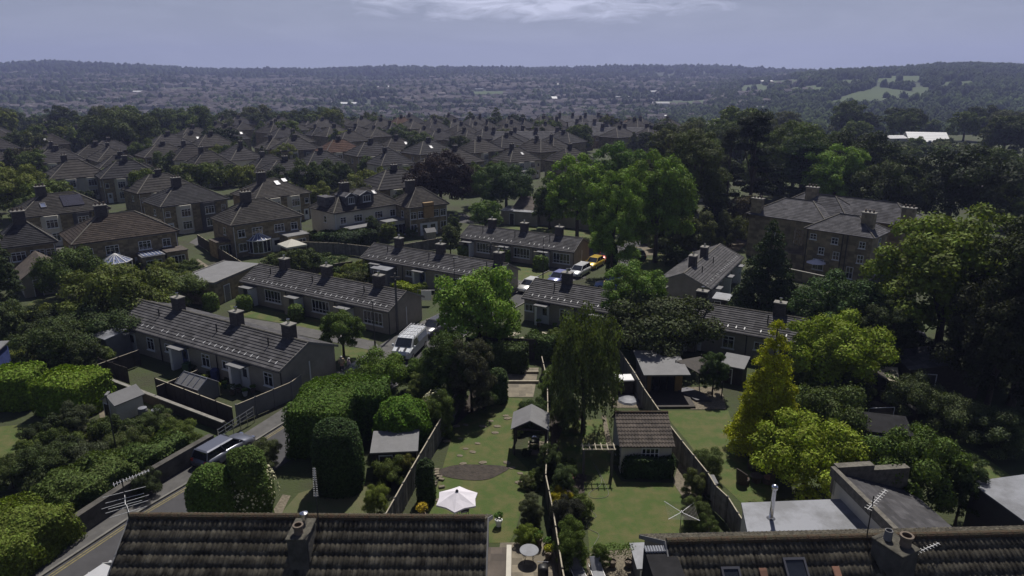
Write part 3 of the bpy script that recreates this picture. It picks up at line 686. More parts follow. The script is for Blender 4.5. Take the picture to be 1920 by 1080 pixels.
# ------------------------------------------------------------------ a person, grown from a skeleton
def person(loc, rz, label, pose='stand', top='beige', hairm='hair', lower='trouser'):
    r = thing('person', label, 'person', (loc[0], loc[1], 0), rz)
    if pose == 'stand': J = {'p': (0, 0, .95), 'c': (0, .02, 1.3), 'n': (0, .03, 1.48), 'h': (0, .05, 1.6), 'ls': (-.18, 0, 1.42), 'le': (-.24, .04, 1.15), 'lh': (-.2, .2, .95), 'rs': (.18, 0, 1.42), 're': (.25, .02, 1.14), 'rh': (.2, .18, .93), 'lk': (-.1, .03, .5), 'lf': (-.12, -.02, .07), 'rk': (.1, .04, .5), 'rf': (.12, .04, .07)}
    else: J = {'p': (0, -.1, .85), 'c': (0, .2, 1.1), 'n': (0, .4, 1.18), 'h': (0, .52, 1.18), 'ls': (-.18, .34, 1.12), 'le': (-.22, .42, .85), 'lh': (-.12, .52, .62), 'rs': (.18, .34, 1.12), 're': (.22, .44, .85), 'rh': (.12, .56, .62), 'lk': (-.12, .12, .5), 'lf': (-.12, -.06, .07), 'rk': (.12, .1, .5), 'rf': (.13, .0, .07)}
    rad = dict(p=.15, c=.15, n=.06, h=.1, ls=.075, le=.05, lh=.035, rs=.075, re=.05, rh=.035, lk=.07, lf=.045, rk=.07, rf=.045)
    def skin(name, keys, edges, m, grow=0.0, extra=None):
        me = bpy.data.meshes.new(name); me.from_pydata([J[k] for k in keys], [(keys.index(a), keys.index(b)) for a, b in edges], [])
        o = bpy.data.objects.new(name, me); C.objects.link(o); o.parent = r; me.materials.append(M[m])
        md = o.modifiers.new('skin', 'SKIN'); me.update()
        for i, k in enumerate(keys):
            q = (extra or rad).get(k, rad[k]) + grow; me.skin_vertices[0].data[i].radius = (q, q)
        me.skin_vertices[0].data[0].use_root = True; s = o.modifiers.new('sub', 'SUBSURF'); s.levels = s.render_levels = 2; return o
    K = list(J)
    skin('body', K, [('p', 'c'), ('c', 'n'), ('n', 'h'), ('c', 'ls'), ('ls', 'le'), ('le', 'lh'), ('c', 'rs'), ('rs', 're'), ('re', 'rh'), ('p', 'lk'), ('lk', 'lf'), ('p', 'rk'), ('rk', 'rf')], 'skin')
    skin('shirt', ['c', 'p', 'ls', 'le', 'rs', 're'], [('p', 'c'), ('c', 'ls'), ('ls', 'le'), ('c', 'rs'), ('rs', 're')], top, .025)
    skin('trousers', ['p', 'lk', 'lf', 'rk', 'rf'], [('p', 'lk'), ('lk', 'lf'), ('p', 'rk'), ('rk', 'rf')], lower, .02)
    hh = Vector(J['h']); MB().lathe([(.02, .13), (.09, .1), (.115, .04), (.11, -.02)], 10, Matrix.Translation(hh + Vector((0, -.015, 0)))).build('hair', M[hairm], r, True)
    for s in (-1, 1): MB().box(s * .11 - .045, s * .11 + .045, J['lf'][1] - .06, J['lf'][1] + .2, 0, .09, b=.03).build('shoe', M['black'], r)
    return r
# ------------------------------------------------------------------ terrain
def grid_terrain():
    ys = np.concatenate([np.linspace(-60, 300, 12), np.linspace(320, 1200, 60), np.linspace(1225, 3200, 70), [4000, 6000]])
    us = np.linspace(-1.15, 1.15, 150); v = []
    for y in ys:
        for u in us:
            x = u * max(abs(y), 330); v.append((x, y, H(x, y) if y >= 300 else 0.0))
    v = np.array(v); n = len(us); f = [(i * n + j, i * n + j + 1, (i + 1) * n + j + 1, (i + 1) * n + j) for i in range(len(ys) - 1) for j in range(n - 1)]
    return struct(npobj('ground', v, np.array(f), M['rough'], smooth=True))
ground = grid_terrain()
ground.data.materials.append(M['hill'])
for p in ground.data.polygons:
    if ground.data.vertices[p.vertices[0]].co.y > 460: p.material_index = 1

# roads, pavements, drives (each a sheet a few millimetres above the one below)
kerbL = [(-27.5, 26), (-25.5, 31.5), (-23.2, 37.3), (-21.5, 40.6), (-19.2, 45.8), (-17.8, 48.9), (-12.5, 60.5), (-10.4, 66), (-7.7, 71), (2.0, 87.6), (7.5, 97)]
roadR = [(-22.4, 26), (-20.8, 31.5), (-18.6, 37.3), (-17.0, 40.6), (-14.6, 45.8), (-13.0, 48.9), (-8.0, 60.5), (-5.9, 66), (-3.2, 71), (6.6, 87.6), (12.5, 97)]
sheet('road', kerbL + [(12, 106), (22, 112), (40, 116), (40, 109), (24, 105), (17, 101)] + roadR[::-1], M['asphalt'], .012)
walk = [(-32, 22), (-28.6, 28), (-26.4, 32.5), (-24.4, 38.2), (-22.6, 42.0), (-21.3, 44.6), (-19.4, 49.2), (-18.3, 52)]
pav = kerbL[:6] + [(-16.3, 52.2)]
sheet('pavement', pav + walk[::-1], M['pave'], .11)
kb = MB()
def strip(mb, line, w, z, off=0.0, z0=None):
    L = [Vector((*p, 0)) for p in line]; o = []
    for i, p in enumerate(L):
        d = (L[min(i + 1, len(L) - 1)] - L[max(i - 1, 0)]).normalized(); n = Vector((-d.y, d.x, 0)); o.append((p + n * (off - w / 2), p + n * (off + w / 2)))
    for (a, b), (c, d) in zip(o, o[1:]):
        mb.add([(a.x, a.y, z), (b.x, b.y, z), (d.x, d.y, z), (c.x, c.y, z)], [(0, 2, 1), (0, 3, 2)] if False else [(0, 3, 2, 1)])
        if z0 is not None: mb.add([(a.x, a.y, z0), (c.x, c.y, z0), (c.x, c.y, z), (a.x, a.y, z), (b.x, b.y, z0), (d.x, d.y, z0), (d.x, d.y, z), (b.x, b.y, z)], [(0, 1, 2, 3), (7, 6, 5, 4)])
    return mb
struct(strip(MB(), kerbL[:6] + [(-16.3, 52.2)], .16, .125, 0, 0).build('kerb', M['kerb']))
struct(strip(MB(), [(-15.2, 54.8), (-12.5, 60.5), (-10.4, 66), (-7.7, 71), (2.0, 87.6), (7.5, 97)], .14, .12, 0.05, 0).build('kerb', M['kerb']))
struct(strip(MB(), roadR[5:10], .14, .12, -.05, 0).build('kerb', M['kerb']))
yl = MB(); strip(yl, kerbL[:6], .08, .017, -.3); strip(yl, kerbL[:6], .08, .017, -.5); struct(yl.build('road_markings', M['yellow']))
sheet('pavement', [(-15.4, 54.5), (-12.6, 60.5), (-10.5, 66), (-7.8, 71), (1.9, 87.7), (-.2, 88.8), (-9.9, 72.2), (-12.6, 66.8), (-16.6, 57)], M['pave'], .10)
sheet('path', px_poly((430, 592), (560, 612), (700, 640), (712, 650), (690, 656), (560, 628), (432, 604)), M['pave'], .03)
sheet('path', px_poly((985, 492), (1015, 490), (1100, 520), (1075, 527)), M['pave'], .03)
sheet('driveway', px_poly((1160, 480), (1260, 478), (1330, 474), (1385, 470), (1400, 455), (1380, 449), (1340, 462), (1250, 466), (1180, 462)), M['gravel'], .02)
sheet('parking_area', px_poly((1150, 480), (1200, 540), (1260, 545), (1250, 490)), M['asphalt'], .016)
sheet('road', px_poly((790, 402), (870, 400), (880, 406), (890, 420), (810, 414)), M['asphalt'], .016)
sheet('road', px_poly((790, 404), (830, 425), (800, 425), (770, 408)), M['pave'], .012)
for pp in ([(40, 452), (100, 455), (150, 478), (60, 490), (35, 470)], [(370, 445), (430, 470), (415, 480), (355, 455)], [(560, 430), (600, 440), (560, 448)]): sheet('driveway', px_poly(*pp), M['pave'], .02)
# lawns
LAWNS = [
    [(776, 1004), (800, 965), (822, 905), (838, 850), (852, 800), (880, 775), (925, 762), (940, 745), (980, 748), (966, 790), (960, 850), (990, 880), (985, 930), (975, 965), (965, 1000), (955, 1018), (900, 1018)],
    [(1095, 905), (1150, 880), (1165, 903), (1262, 906), (1290, 940), (1330, 1005), (1290, 1020), (1105, 1035), (1100, 960)],
    [(1060, 790), (1140, 785), (1148, 850), (1150, 905), (1060, 880), (1045, 830)],
    [(1240, 770), (1365, 770), (1395, 850), (1460, 930), (1410, 955), (1392, 945), (1330, 885), (1290, 830)],
    [(1690, 790), (1740, 800), (1850, 860), (1990, 960), (1990, 1010), (1840, 900), (1760, 850), (1700, 815)],
    [(0, 600), (70, 560), (150, 570), (170, 600), (110, 640), (60, 640), (0, 660)],
    [(0, 800), (60, 795), (110, 820), (60, 870), (-60, 900)],
    [(430, 572), (470, 575), (600, 600), (700, 625), (690, 640), (560, 612), (440, 590)],
    [(640, 650), (690, 655), (690, 678), (655, 690), (640, 690)],
    [(380, 462), (480, 480), (560, 500), (630, 470), (680, 480), (600, 460), (500, 470)],
    [(960, 500), (1030, 505), (1050, 515), (1010, 540), (970, 525)],
    [(560, 455), (640, 452), (680, 470), (640, 492), (590, 488)],
    [(1180, 480), (1260, 490), (1300, 505), (1240, 540), (1190, 520)],
    [(1230, 480), (1330, 468), (1372, 455), (1300, 455), (1240, 462)],
    [(700, 415), (790, 425), (800, 445), (760, 450), (700, 440)],
    [(940, 430), (1110, 455), (1110, 440), (1010, 418)],
]
for i, l in enumerate(LAWNS): sheet('lawn', px_poly(*l), M['lawn'], .012 + .001 * i)
sheet('lawn', px_poly((525, 965), (560, 925), (640, 900), (700, 905), (690, 965), (690, 1000), (520, 1000)), M['lawn_dry'], .014)
sheet('path', px_poly((508, 965), (530, 928), (545, 930), (528, 965)), M['gravel'], .03)
sheet('patio', px_poly((1100, 1040), (1200, 1025), (1215, 1100), (1100, 1110)), M['gravel'], .02)
sheet('patio', px_poly((938, 1018), (1035, 1016), (1060, 1110), (925, 1110)), M['slabs'], .02)
sheet('patio', px_poly((945, 745), (1000, 745), (1010, 690), (945, 690)), M['slabs'], .03)
sheet('patio', px_poly((1283, 726), (1352, 726), (1362, 768), (1295, 768), (1290, 745)), M['gravel'], .03)
sheet('path', px_poly((1262, 906), (1275, 860), (1285, 870), (1345, 1005), (1330, 1007)), M['gravel'], .028)
sheet('path', px_poly((1128, 780), (1136, 780), (1150, 850), (1140, 850)), M['gravel'], .03)
sheet('patio', px_poly((1605, 770), (1640, 750), (1672, 766), (1680, 785), (1630, 790)), M['slabs'], .03)
sheet('patio', px_poly((1145, 700), (1190, 700), (1205, 765), (1150, 765)), M['gravel'], .031)
sheet('patio', px_poly((330, 492), (372, 486), (400, 505), (345, 512)), M['slabs'], .02)
sheet('path', px_poly((1045, 1000), (1060, 1000), (1052, 880), (1040, 850), (1034, 850)), M['soil'], .029)
soil = [(-4.3 + 3.3 * .5 + 2.35 * math.cos(t) + .25 * math.sin(3 * t), 41.9 + 1.0 * math.sin(t) + .15 * math.cos(2 * t)) for t in np.linspace(0, 6.28, 28)[:-1]]
sheet('flower_bed', soil, M['soil'], .035)
for pp in ([(1030, 760), (1090, 770), (1100, 900), (1090, 1050), (1050, 1000), (1035, 870)], [(940, 700), (900, 700), (850, 800), (880, 790), (920, 760)]): sheet('flower_bed', px_poly(*pp), M['soil'], .008)

# ------------------------------------------------------------------ bungalow rows
def W(x, y, h=2.6): return P(x, y, h)
b1 = bungalow('long dark-roofed bungalow row nearest the camera, left of the road, with its fenced back yards', W(200, 604), W(523, 698), 6.9, 'back', chims=(.27, .62, .9))
b2 = bungalow('second bungalow row, its porches and wide windows facing a small lawn beside the parked van', W(449, 528), W(728, 586), 6.2, 'front', chims=(.19, .49, .83))
b3 = bungalow('third bungalow row behind, partly hidden by the round bright green tree, with back yards', W(675, 484), W(930, 527), 5.9, 'back', chims=(.2, .52, .93))
b4 = bungalow('farthest bungalow row facing a lawn with three clipped bushes and a line of cars', W(860, 446), W(1076, 474), 6.2, 'front', chims=(.21, .5, .8))
A5 = W(978, 559); d5 = Vector((math.cos(R(-30)), math.sin(R(-30)), 0))
b5 = bungalow('bungalow row in the centre with a white back door and a cluttered yard', A5, A5 + d5 * 19.5, 6.4, 'back', chims=(.2, .75))
A6 = A5 + d5 * 20.4 + Vector((1.0, .2, 0))
A6 = W(1240, 600); b6 = bungalow('bungalow row at centre right, half hidden behind the yellow conifer', A6, A6 + d5 * 17, 6.2, 'back', chims=(.18, .62), units=2)
A7 = W(1243, 528); B7 = W(1333, 543); dd = Vector((math.cos(R(60)), math.sin(R(60)), 0))
b7 = bungalow('bungalow row seen end-on with its gable towards the camera and roof running away', B7, B7 + dd * 17, 6.6, 'back', chims=(.25, .55))
# yards of row one
fence([(-37.4, 58.1), (-33.6, 55.9)], 1.6, 'dark weathered board fence at the left end of the nearest bungalow yards', 'wood_dark', rail=False)
fence([(-30.1, 53.7), (-21.5, 48.3)], 1.6, 'long dark board fence closing the nearest bungalow yards beside the gate gap', 'wood_dark', rail=True)
fence([(-21.4, 48.7), (-18.4, 52.9), (-18.0, 54.5)], 1.6, 'grey panel fence along the pavement at the end of the nearest bungalow row', 'felt', rail=True, board=1.8)
for a, l in (((-34.9, 60.2), 'short fence between the first and second bungalow yards from the left'), ((-27.4, 55.6), 'short fence between the second and third bungalow yards behind the greenhouse')):
    fence([a, (a[0] - 1.9, a[1] - 3.4)], 1.5, l, 'wood_dark')
gwall([(-38.5, 57.2), (-36.7, 56.3), (-21.9, 47.4)], .8, 'long low garden wall along the footpath below the dark yard fences', 'wood_dark', .22)
hr = thing('handrail', 'metal handrail with balusters stepping up beside the steps by the road', 'railing', (-21.8, 46.0, 0), R(62))
hb = MB()
for q in (.35, .65, .95): hb.tube([(0, 0, q), (3.4, 0, q + .35)], .03, 5)
for q in np.linspace(0, 3.4, 6): hb.tube([(q, 0, 0), (q, 0, 1 + q * .1)], .03, 5)
hb.build('rails', M['metal'], hr)
gh = thing('greenhouse', 'small glass greenhouse with pale frame behind the dark fence of the nearest row', 'greenhouse', (-26.6, 53.6, 0), R(-30))
def frame_house(root, l, w, he, hr_, m='metal', bars=5, glass='sky_glass'):
    fr = MB(); r = .035
    for x in np.linspace(-l/2, l/2, bars): fr.tube([(x, -w/2, 0), (x, -w/2, he), (x, 0, hr_), (x, w/2, he), (x, w/2, 0)], r, 4)
    for y, z in ((-w/2, he), (0, hr_), (w/2, he), (-w/2, .05), (w/2, .05)): fr.tube([(-l/2, y, z), (l/2, y, z)], r, 4)
    fr.build('frame', M[m], root)
    a = .03; MB().add([(-l/2+a, -w/2+a, 0), (l/2-a, -w/2+a, 0), (l/2-a, w/2-a, 0), (-l/2+a, w/2-a, 0), (-l/2+a, -w/2+a, he-a), (l/2-a, -w/2+a, he-a), (l/2-a, w/2-a, he-a), (-l/2+a, w/2-a, he-a), (-l/2+a, 0, hr_-a), (l/2-a, 0, hr_-a)],
        [(0, 1, 5, 4), (2, 3, 7, 6), (1, 2, 6, 9, 5), (3, 0, 4, 8, 7), (4, 5, 9, 8), (7, 8, 9, 6)]).build('glazing', M[glass], root)
frame_house(gh, 3.0, 2.0, 1.3, 2.0, glass='felt')
def shed(loc, rz, w, d, he, hr_, label, wallm='wood_dark', roofm='felt', cat='shed', name='garden_shed', mono=False, win=True, ov=.15, doorm='wood_dark'):
    """gable along y (ridge runs along local y) or a mono pitch rising to the back"""
    r = thing(name, label, cat, (loc[0], loc[1], 0), rz)
    if mono:
        MB().add([(-w/2, -d/2, 0), (w/2, -d/2, 0), (w/2, d/2, 0), (-w/2, d/2, 0), (-w/2, -d/2, he), (w/2, -d/2, he), (w/2, d/2, hr_), (-w/2, d/2, hr_)], [(0, 1, 5, 4), (1, 2, 6, 5), (2, 3, 7, 6), (3, 0, 4, 7), (4, 5, 6, 7)]).build('wall', M[wallm], r)
        s = (hr_ - he) / d; a, b = he - s * ov + .01, hr_ + s * ov + .01
        MB().add([(x, y, z + k) for k in (0, .1) for x, y, z in ((-w/2-ov, -d/2-ov, a), (w/2+ov, -d/2-ov, a), (w/2+ov, d/2+ov, b), (-w/2-ov, d/2+ov, b))], [(3, 2, 1, 0), (4, 5, 6, 7), (0, 1, 5, 4), (1, 2, 6, 5), (2, 3, 7, 6), (3, 0, 4, 7)]).build('roof', M[roofm], r)
    else:
        MB().add([(-w/2, -d/2, 0), (w/2, -d/2, 0), (w/2, d/2, 0), (-w/2, d/2, 0), (-w/2, -d/2, he), (w/2, -d/2, he), (w/2, d/2, he), (-w/2, d/2, he), (0, -d/2, hr_), (0, d/2, hr_)],
                 [(0, 1, 5, 8, 4), (2, 3, 7, 9, 6), (1, 2, 6, 5), (3, 0, 4, 7), (4, 8, 9, 7), (8, 5, 6, 9)]).build('wall', M[wallm], r)
        o = MB(); s = (hr_ - he) / (w / 2)
        for q in (-1, 1):
            xe, ze = q * (w/2 + ov), he - s * ov + .012
            o.add([(xe, -d/2-ov, ze), (0, -d/2-ov, hr_+.012), (0, d/2+ov, hr_+.012), (xe, d/2+ov, ze), (xe, -d/2-ov, ze+.07), (0, -d/2-ov, hr_+.082), (0, d/2+ov, hr_+.082), (xe, d/2+ov, ze+.07)], [(0, 1, 2, 3), (4, 7, 6, 5), (0, 4, 5, 1), (3, 2, 6, 7), (0, 3, 7, 4)])
        o.build('roof', M[roofm], r)
    if win: window(r, face(w * .22, -d/2, he * .5), w * .3, he * .3, 2, 1)
    door(r, face(-w * .2, -d/2, 0), min(.8, w * .4), he * .85, doorm, glass=False)
    return r
shed((-31.0, 50.2), R(-30), 1.7, 2.2, 1.6, 2.15, 'small pale garden shed with a grey roof in the allotment', 'cream', 'felt', win=False)
for p, m, l in (((-29.2, 49.6), 'felt', 'grey water butt with pale lid beside the small allotment shed'), ((-28.0, 49.3), 'black', 'black water butt beside the grey one in the allotment')):
    o = MB().lathe([(.3, 0), (.36, .3), (.36, .75), (.3, .9)], 14).build('water_butt', M[m]); o.location = (*p, 0); tag(o, l, 'water butt')
    MB().lathe([(.33, 0), (.33, .05), (.05, .08)], 14, face(0, 0, .9)).build('lid', M['felt_pale'], o)
sh = shed((-38.6, 62.6), R(-30), 1.9, 2.3, 2.2, 2.5, 'lean-to porch shed at the left end wall of the nearest bungalow row', 'felt', 'felt_pale', mono=True, win=False)
# the flat-roofed garage block behind row two
g = thing('garage_block', 'flat grey-roofed garage joined to the left end of the second bungalow row', 'garage', (-34.8, 77.6, 0), R(75))
# footprint: local x along the long pale wall, y towards the left
MB().box(.1, 9.2, .1, 5.4, 0, 2.7).build('wall', M['stone'], g); MB().box(0, 9.3, 0, 5.5, 2.702, 2.85).build('roof', M['felt'], g)
MB().box(-.02, 9.32, -.02, .1, 2.852, 2.95).box(-.02, 9.32, 5.4, 5.52, 2.852, 2.95).box(-.02, .1, .102, 5.398, 2.852, 2.95).build('parapet', M['conc'], g)
door(g, face(2.2, .1, 0), 1.0, 2.0, 'felt', False)

# ------------------------------------------------------------------ the two houses under the camera
def near_house(label, x0, x1, yr, rz, rot, chx, depth=8.6, hr_=8.0, rise=2.9, left_par=0.0):
    """ridge along x from (x0,yr) to (x1,yr); garden side beyond it"""
    L = x1 - x0; r = thing('near_house', label, 'house', (x0, yr, 0), R(rot)); hd = depth / 2; he = hr_ - rise
    MB().add([(.15, -hd+.3, 0), (L-.15, -hd+.3, 0), (L-.15, hd-.3, 0), (.15, hd-.3, 0), (.15, -hd+.3, he), (L-.15, -hd+.3, he), (L-.15, hd-.3, he), (.15, hd-.3, he), (.15, 0, hr_-.2), (L-.15, 0, hr_-.2)],
             [(0, 1, 5, 4), (2, 3, 7, 6), (1, 2, 6, 9, 5), (3, 0, 4, 8, 7), (4, 5, 9, 8), (7, 8, 9, 6)]).build('wall', M['render'], r)
    # profiled tiles, each course lapping the next
    pitch = math.atan2(rise, hd); sl = math.hypot(rise, hd); n = round(sl / .5); c = sl / n; per = .215; k = int(L / per) * 6
    xs = np.linspace(0, L, k + 1); ph = (xs / per) % 1.0
    prof = .034 * np.clip(np.cos((ph - .5) * 2 * np.pi) * 2.6 - .3, -.5, 1)
    V = []; Fq = []
    for side in (-1, 1):
        for j in range(n):
            jit = rng.normal(size=int(L / per) + 2) * .006; jz = jit[(xs / per).astype(int)]
            for t, lift in ((0, -.02), (0, .085), (1, .0)):
                s = (j + t) * c; y = -side * 0 + side * (hd - s * math.cos(pitch)); z = he + s * math.sin(pitch)
                # row order: foot (tucked), nose, head
                V.append(np.c_[xs, np.full_like(xs, y), z + lift + (prof + jz) * (1 if (lift > .0 or t) else .0)])
            b = (len(V) - 3) * (k + 1)
            i = np.arange(k)
            for a in (0, 1):
                q = np.stack([b + a * (k+1) + i, b + a * (k+1) + i + 1, b + (a+1) * (k+1) + i + 1, b + (a+1) * (k+1) + i], 1)
                Fq.append(q if side < 0 else q[:, ::-1])
    npobj('roof', np.concatenate(V), np.concatenate(Fq), M['tile_old'], r)
    rt = MB(); x = 0
    while x < L - .2:
        e = min(.45, L - x); rt.tube([(x, 0, hr_ + .03), (x + e - .012, 0, hr_ + .03 + random.uniform(-.012, .012))], .15, 10); x += .45
    rt.build('ridge_tiles', M['moss'], r)
    for xx in (-.06, L):
        b = MB()
        for s in (-hd, hd): b.add([(xx, s, he - .16), (xx + .06, s, he - .16), (xx + .06, 0, hr_ - .16), (xx, 0, hr_ - .16), (xx, s, he + .05), (xx + .06, s, he + .05), (xx + .06, 0, hr_ + .05), (xx, 0, hr_ + .05)],
                               [(0, 1, 2, 3), (4, 7, 6, 5), (0, 4, 5, 1), (0, 3, 7, 4), (1, 5, 6, 2), (3, 2, 6, 7)])
        b.build('bargeboard', M['felt'], r)
    for s in (-1, 1):
        for i in range(4): window(r, face(L * (.14 + .24 * i), s * (hd - .3), 3.1, 0 if s < 0 else 180), 1.5, 1.2, 3, 1); window(r, face(L * (.14 + .24 * i), s * (hd - .3), .8, 0 if s < 0 else 180), 1.5, 1.3, 3, 1)
        gutter(r, 0, L, s * (hd + .06), he - .02)
    return r
nl = near_house('near semi-detached house at bottom left whose mossy ribbed roof fills the foreground', -16.45, -1.05, 25.7, 8, -.6, None, hr_=7.85)
def stack_(par, x, y, z0, z1, w, d, seed, rot=0):
    o = MB().box(-w/2, w/2, -d/2, d/2, z0 - z1, 0, b=.015).build('chimney', M['old_wall'], par); o.location = (x, y, z1); o.rotation_euler = (0, 0, R(rot))
    MB().box(-w/2 - .05, w/2 + .05, -d/2 - .05, d/2 + .05, .002, .09, b=.02).build('chimney_cap', M['cap'], o); return o
c1 = stack_(nl, 7.75, -1.15, 5.8, 8.05, .78, 1.35, 1)
MB().lathe([(.19, 0), (.17, .28), (.22, .3), (.22, .4), (.15, .4), (.13, .1)], 14, face(0, -.3, .092)).build('chimney_pot', M['pot'], c1)
MB().lathe([(.1, 0), (.1, .35), (.17, .38), (.17, .5), (.04, .56)], 12, face(.05, .35, .092)).build('flue_cowl', M['steel'], c1)
# narrow flat-roofed side wing with its white fascia
MB().box(15.42, 16.35, -4.6, .95, 0, 5.6).build('side_wing_wall', M['render'], nl)
MB().box(15.36, 16.2, -4.6, .95, 5.602, 5.68).build('side_wing_roof', M['tile_brown'], nl)
MB().box(16.202, 16.42, -4.6, 1.0, 5.4, 5.78).build('white_fascia', M['cream'], nl)
nr = near_house('near house at bottom right with a ribbed roof, three roof windows and a stone chimney', 6.3, 25.5, 24.05, 8, 2.0, None, hr_=7.8)
c2 = stack_(nr, 8.95, -.95, 5.5, 8.15, 1.0, 1.3, 2, 24)
MB().lathe([(.22, 0), (.2, .32), (.26, .34), (.26, .46), (.18, .46), (.16, .1)], 16, face(.2, -.25, .092)).build('chimney_pot', M['pot'], c2)
MB().lathe([(.16, 0), (.15, .4), (.15, .42), (.12, .42), (.11, .1)], 14, face(-.1, .3, .092)).build('chimney_pot', M['felt'], c2)
rd = math.degrees(math.atan2(2.9, 4.3))
def on_slope(s, x, w, h, blind=False):     # s = metres down the near slope from the ridge
    y = -s * math.cos(R(rd)); z = 7.8 - s * math.sin(R(rd)) + .05
    return rooflight(nr, slope_T(x, y, z, rd), w, h, 'glass' if not blind else 'sky_glass')
on_slope(2.35, 2.35, .75, 1.25); on_slope(2.2, 5.0, .9, 1.4); on_slope(1.9, 16.6, .9, 1.3)
for x in (3.65, 6.6):
    T = slope_T(x, -1.75 * math.cos(R(rd)), 7.8 - 1.75 * math.sin(R(rd)) + .09, rd); MB().box(-.15, .15, 0, .55, 0, .05, T, b=.01).build('brown_vent', M['tile_red'], nr)
MB().box(-.9, .35, -3.6, .05, 5.0, 7.5).build('slate_cheek', M['dark_slate'], nr)
cs = MB()
for i in range(12): cs.tube([(-.85 + i * .11, .06, 7.56), (-.85 + i * .11, -.3, 7.56)], .05, 6)
cs.build('corrugated_edge', M['felt_pale'], nr)
def aerial(loc, label, mast, arms, rz=0):
    """mast height, arms = list of (z, length, n elements, element length, tilt, heading)"""
    r = thing('television_aerial', label, 'aerial', loc, rz)
    MB().tube([(0, 0, 0), (0, 0, mast)], .025, 6).build('mast', M['darkmetal'], r)
    for z, L, n, el, tilt, hd in arms:
        T = Matrix.Translation((0, 0, z)) @ Matrix.Rotation(R(hd), 4, 'Z') @ Matrix.Rotation(R(tilt), 4, 'Y'); b = MB().tube([(-L*.25, 0, 0), (L*.75, 0, 0)], .018, 5, T)
        for i in range(n):
            x = -L*.22 + L * .95 * i / max(n - 1, 1); e = el * (1 - .35 * i / n) / 2; b.tube([(x, -e, 0), (x, e, 0)], .011, 4, T)
        b.build('boom', M['clip'], r)
    return r
aerial((-16.2, 25.2, 5.5), 'tall mast on the left verge of the near roof with three spread aerials', 4.5, [(4.4, 1.4, 12, .35, -8, 35), (3.75, 1.1, 3, 1.6, 0, -60), (3.3, 1.0, 3, 1.8, -3, -55)])
aerial((-8.1, 24.9, 7.6), 'thin mast with a vertical comb aerial behind the left chimney', 2.5, [(2.1, 1.3, 16, .2, -86, 90)])
aerial((14.6, 24.3, 6.9), 'mast beside the right chimney with a long slanting yagi aerial', 2.9, [(2.5, 1.35, 10, .3, -18, 35)])
aerial((15.8, 23.4, 6.6), 'low aerial lying out from the right side of the right chimney', 1.1, [(1.0, 2.2, 14, .28, -9, 18)])

# rear extensions of the right house
e = thing('flat_roof_extension', 'rendered rear extension with a stained pale flat roof and a steel flue', 'extension', (0, 0, 0))
q = [(12.9, 33.45), (19.85, 33.9), (20.5, 29.2), (12.0, 28.8)]
MB().prism([q[3], q[2], q[1], q[0]], 0, 3.1).build('wall', M['cream'], e)
cx_, cy_ = sum(p[0] for p in q) / 4, sum(p[1] for p in q) / 4; big = [(cx_ + (p[0] - cx_) * 1.03, cy_ + (p[1] - cy_) * 1.03) for p in q]
MB().prism([big[3], big[2], big[1], big[0]], 3.102, 3.22).build('roof', M['felt_pale'], e)
fl = MB().lathe([(.24, 0), (.11, .1), (.11, 1.75), (.17, 1.8), (.17, 2.0), (.05, 2.06)], 16, face(13.95, 32.1, 3.222)).build('flue', M['steel'], e, True)
l = thing('lean_to', 'white rendered wing with a dark slate lean-to roof inside stone parapets', 'extension', (18.4, 34.7, 0), R(-84))
# local x towards the camera, y to the right
MB().add([(0, 0, 0), (8, 0, 0), (8, 4.6, 0), (0, 4.6, 0), (0, 0, 4.5), (8, 0, 4.5), (8, 4.6, 3.0), (0, 4.6, 3.0)], [(0, 1, 5, 4), (2, 3, 7, 6), (1, 2, 6, 5), (3, 0, 4, 7), (4, 5, 6, 7)]).build('wall', M['cream'], l)
st = MB()
for k in range(14):
    y0, y1 = 4.7 * (1 - k / 14), 4.7 * (1 - (k + 1) / 14); z = lambda y: 4.52 - y * .325
    st.add([(0.25, y0, z(y0) + .035), (8.1, y0, z(y0) + .035), (8.1, y1, z(y1)), (.25, y1, z(y1)), (.25, y0, z(y0) - .05), (8.1, y0, z(y0) - .05)], [(3, 2, 1, 0), (0, 1, 5, 4)])
st.build('roof', M['tile'], l)
MB().box(-.05, 8.1, -.28, -.002, 4.2, 4.78).build('side_parapet', M['ridge'], l)
MB().box(-.25, .22, 0, 2.2, 3.0, 4.85).box(-.25, .22, 2.202, 4.4, 2.6, 4.55).build('end_parapet', M['ridge'], l)
g2 = thing('grey_extension', 'zinc-clad extension with a plain grey flat roof at the right edge', 'extension', (26.9, 35.4, 0), R(-82))
MB().add([(0, 0, 0), (9, 0, 0), (9, 6, 0), (0, 6, 0), (0, 0, 3.2), (9, 0, 3.2), (9, 6, 3.5), (0, 6, 3.5)], [(0, 1, 5, 4), (2, 3, 7, 6), (1, 2, 6, 5), (3, 0, 4, 7), (4, 5, 6, 7)]).build('wall', M['zinc'], g2)
MB().add([(x, y, z + .05 * y + k) for k in (0, .1) for x, y, z in ((-.1, -.1, 3.21), (9, -.1, 3.21), (9, 6.1, 3.21), (-.1, 6.1, 3.21))], [(3, 2, 1, 0), (4, 5, 6, 7), (0, 1, 5, 4), (1, 2, 6, 5), (2, 3, 7, 6), (3, 0, 4, 7)]).build('roof', M['felt_pale'], g2)
window(g2, face(3, 0, 1.0), 1.2, 1.1)

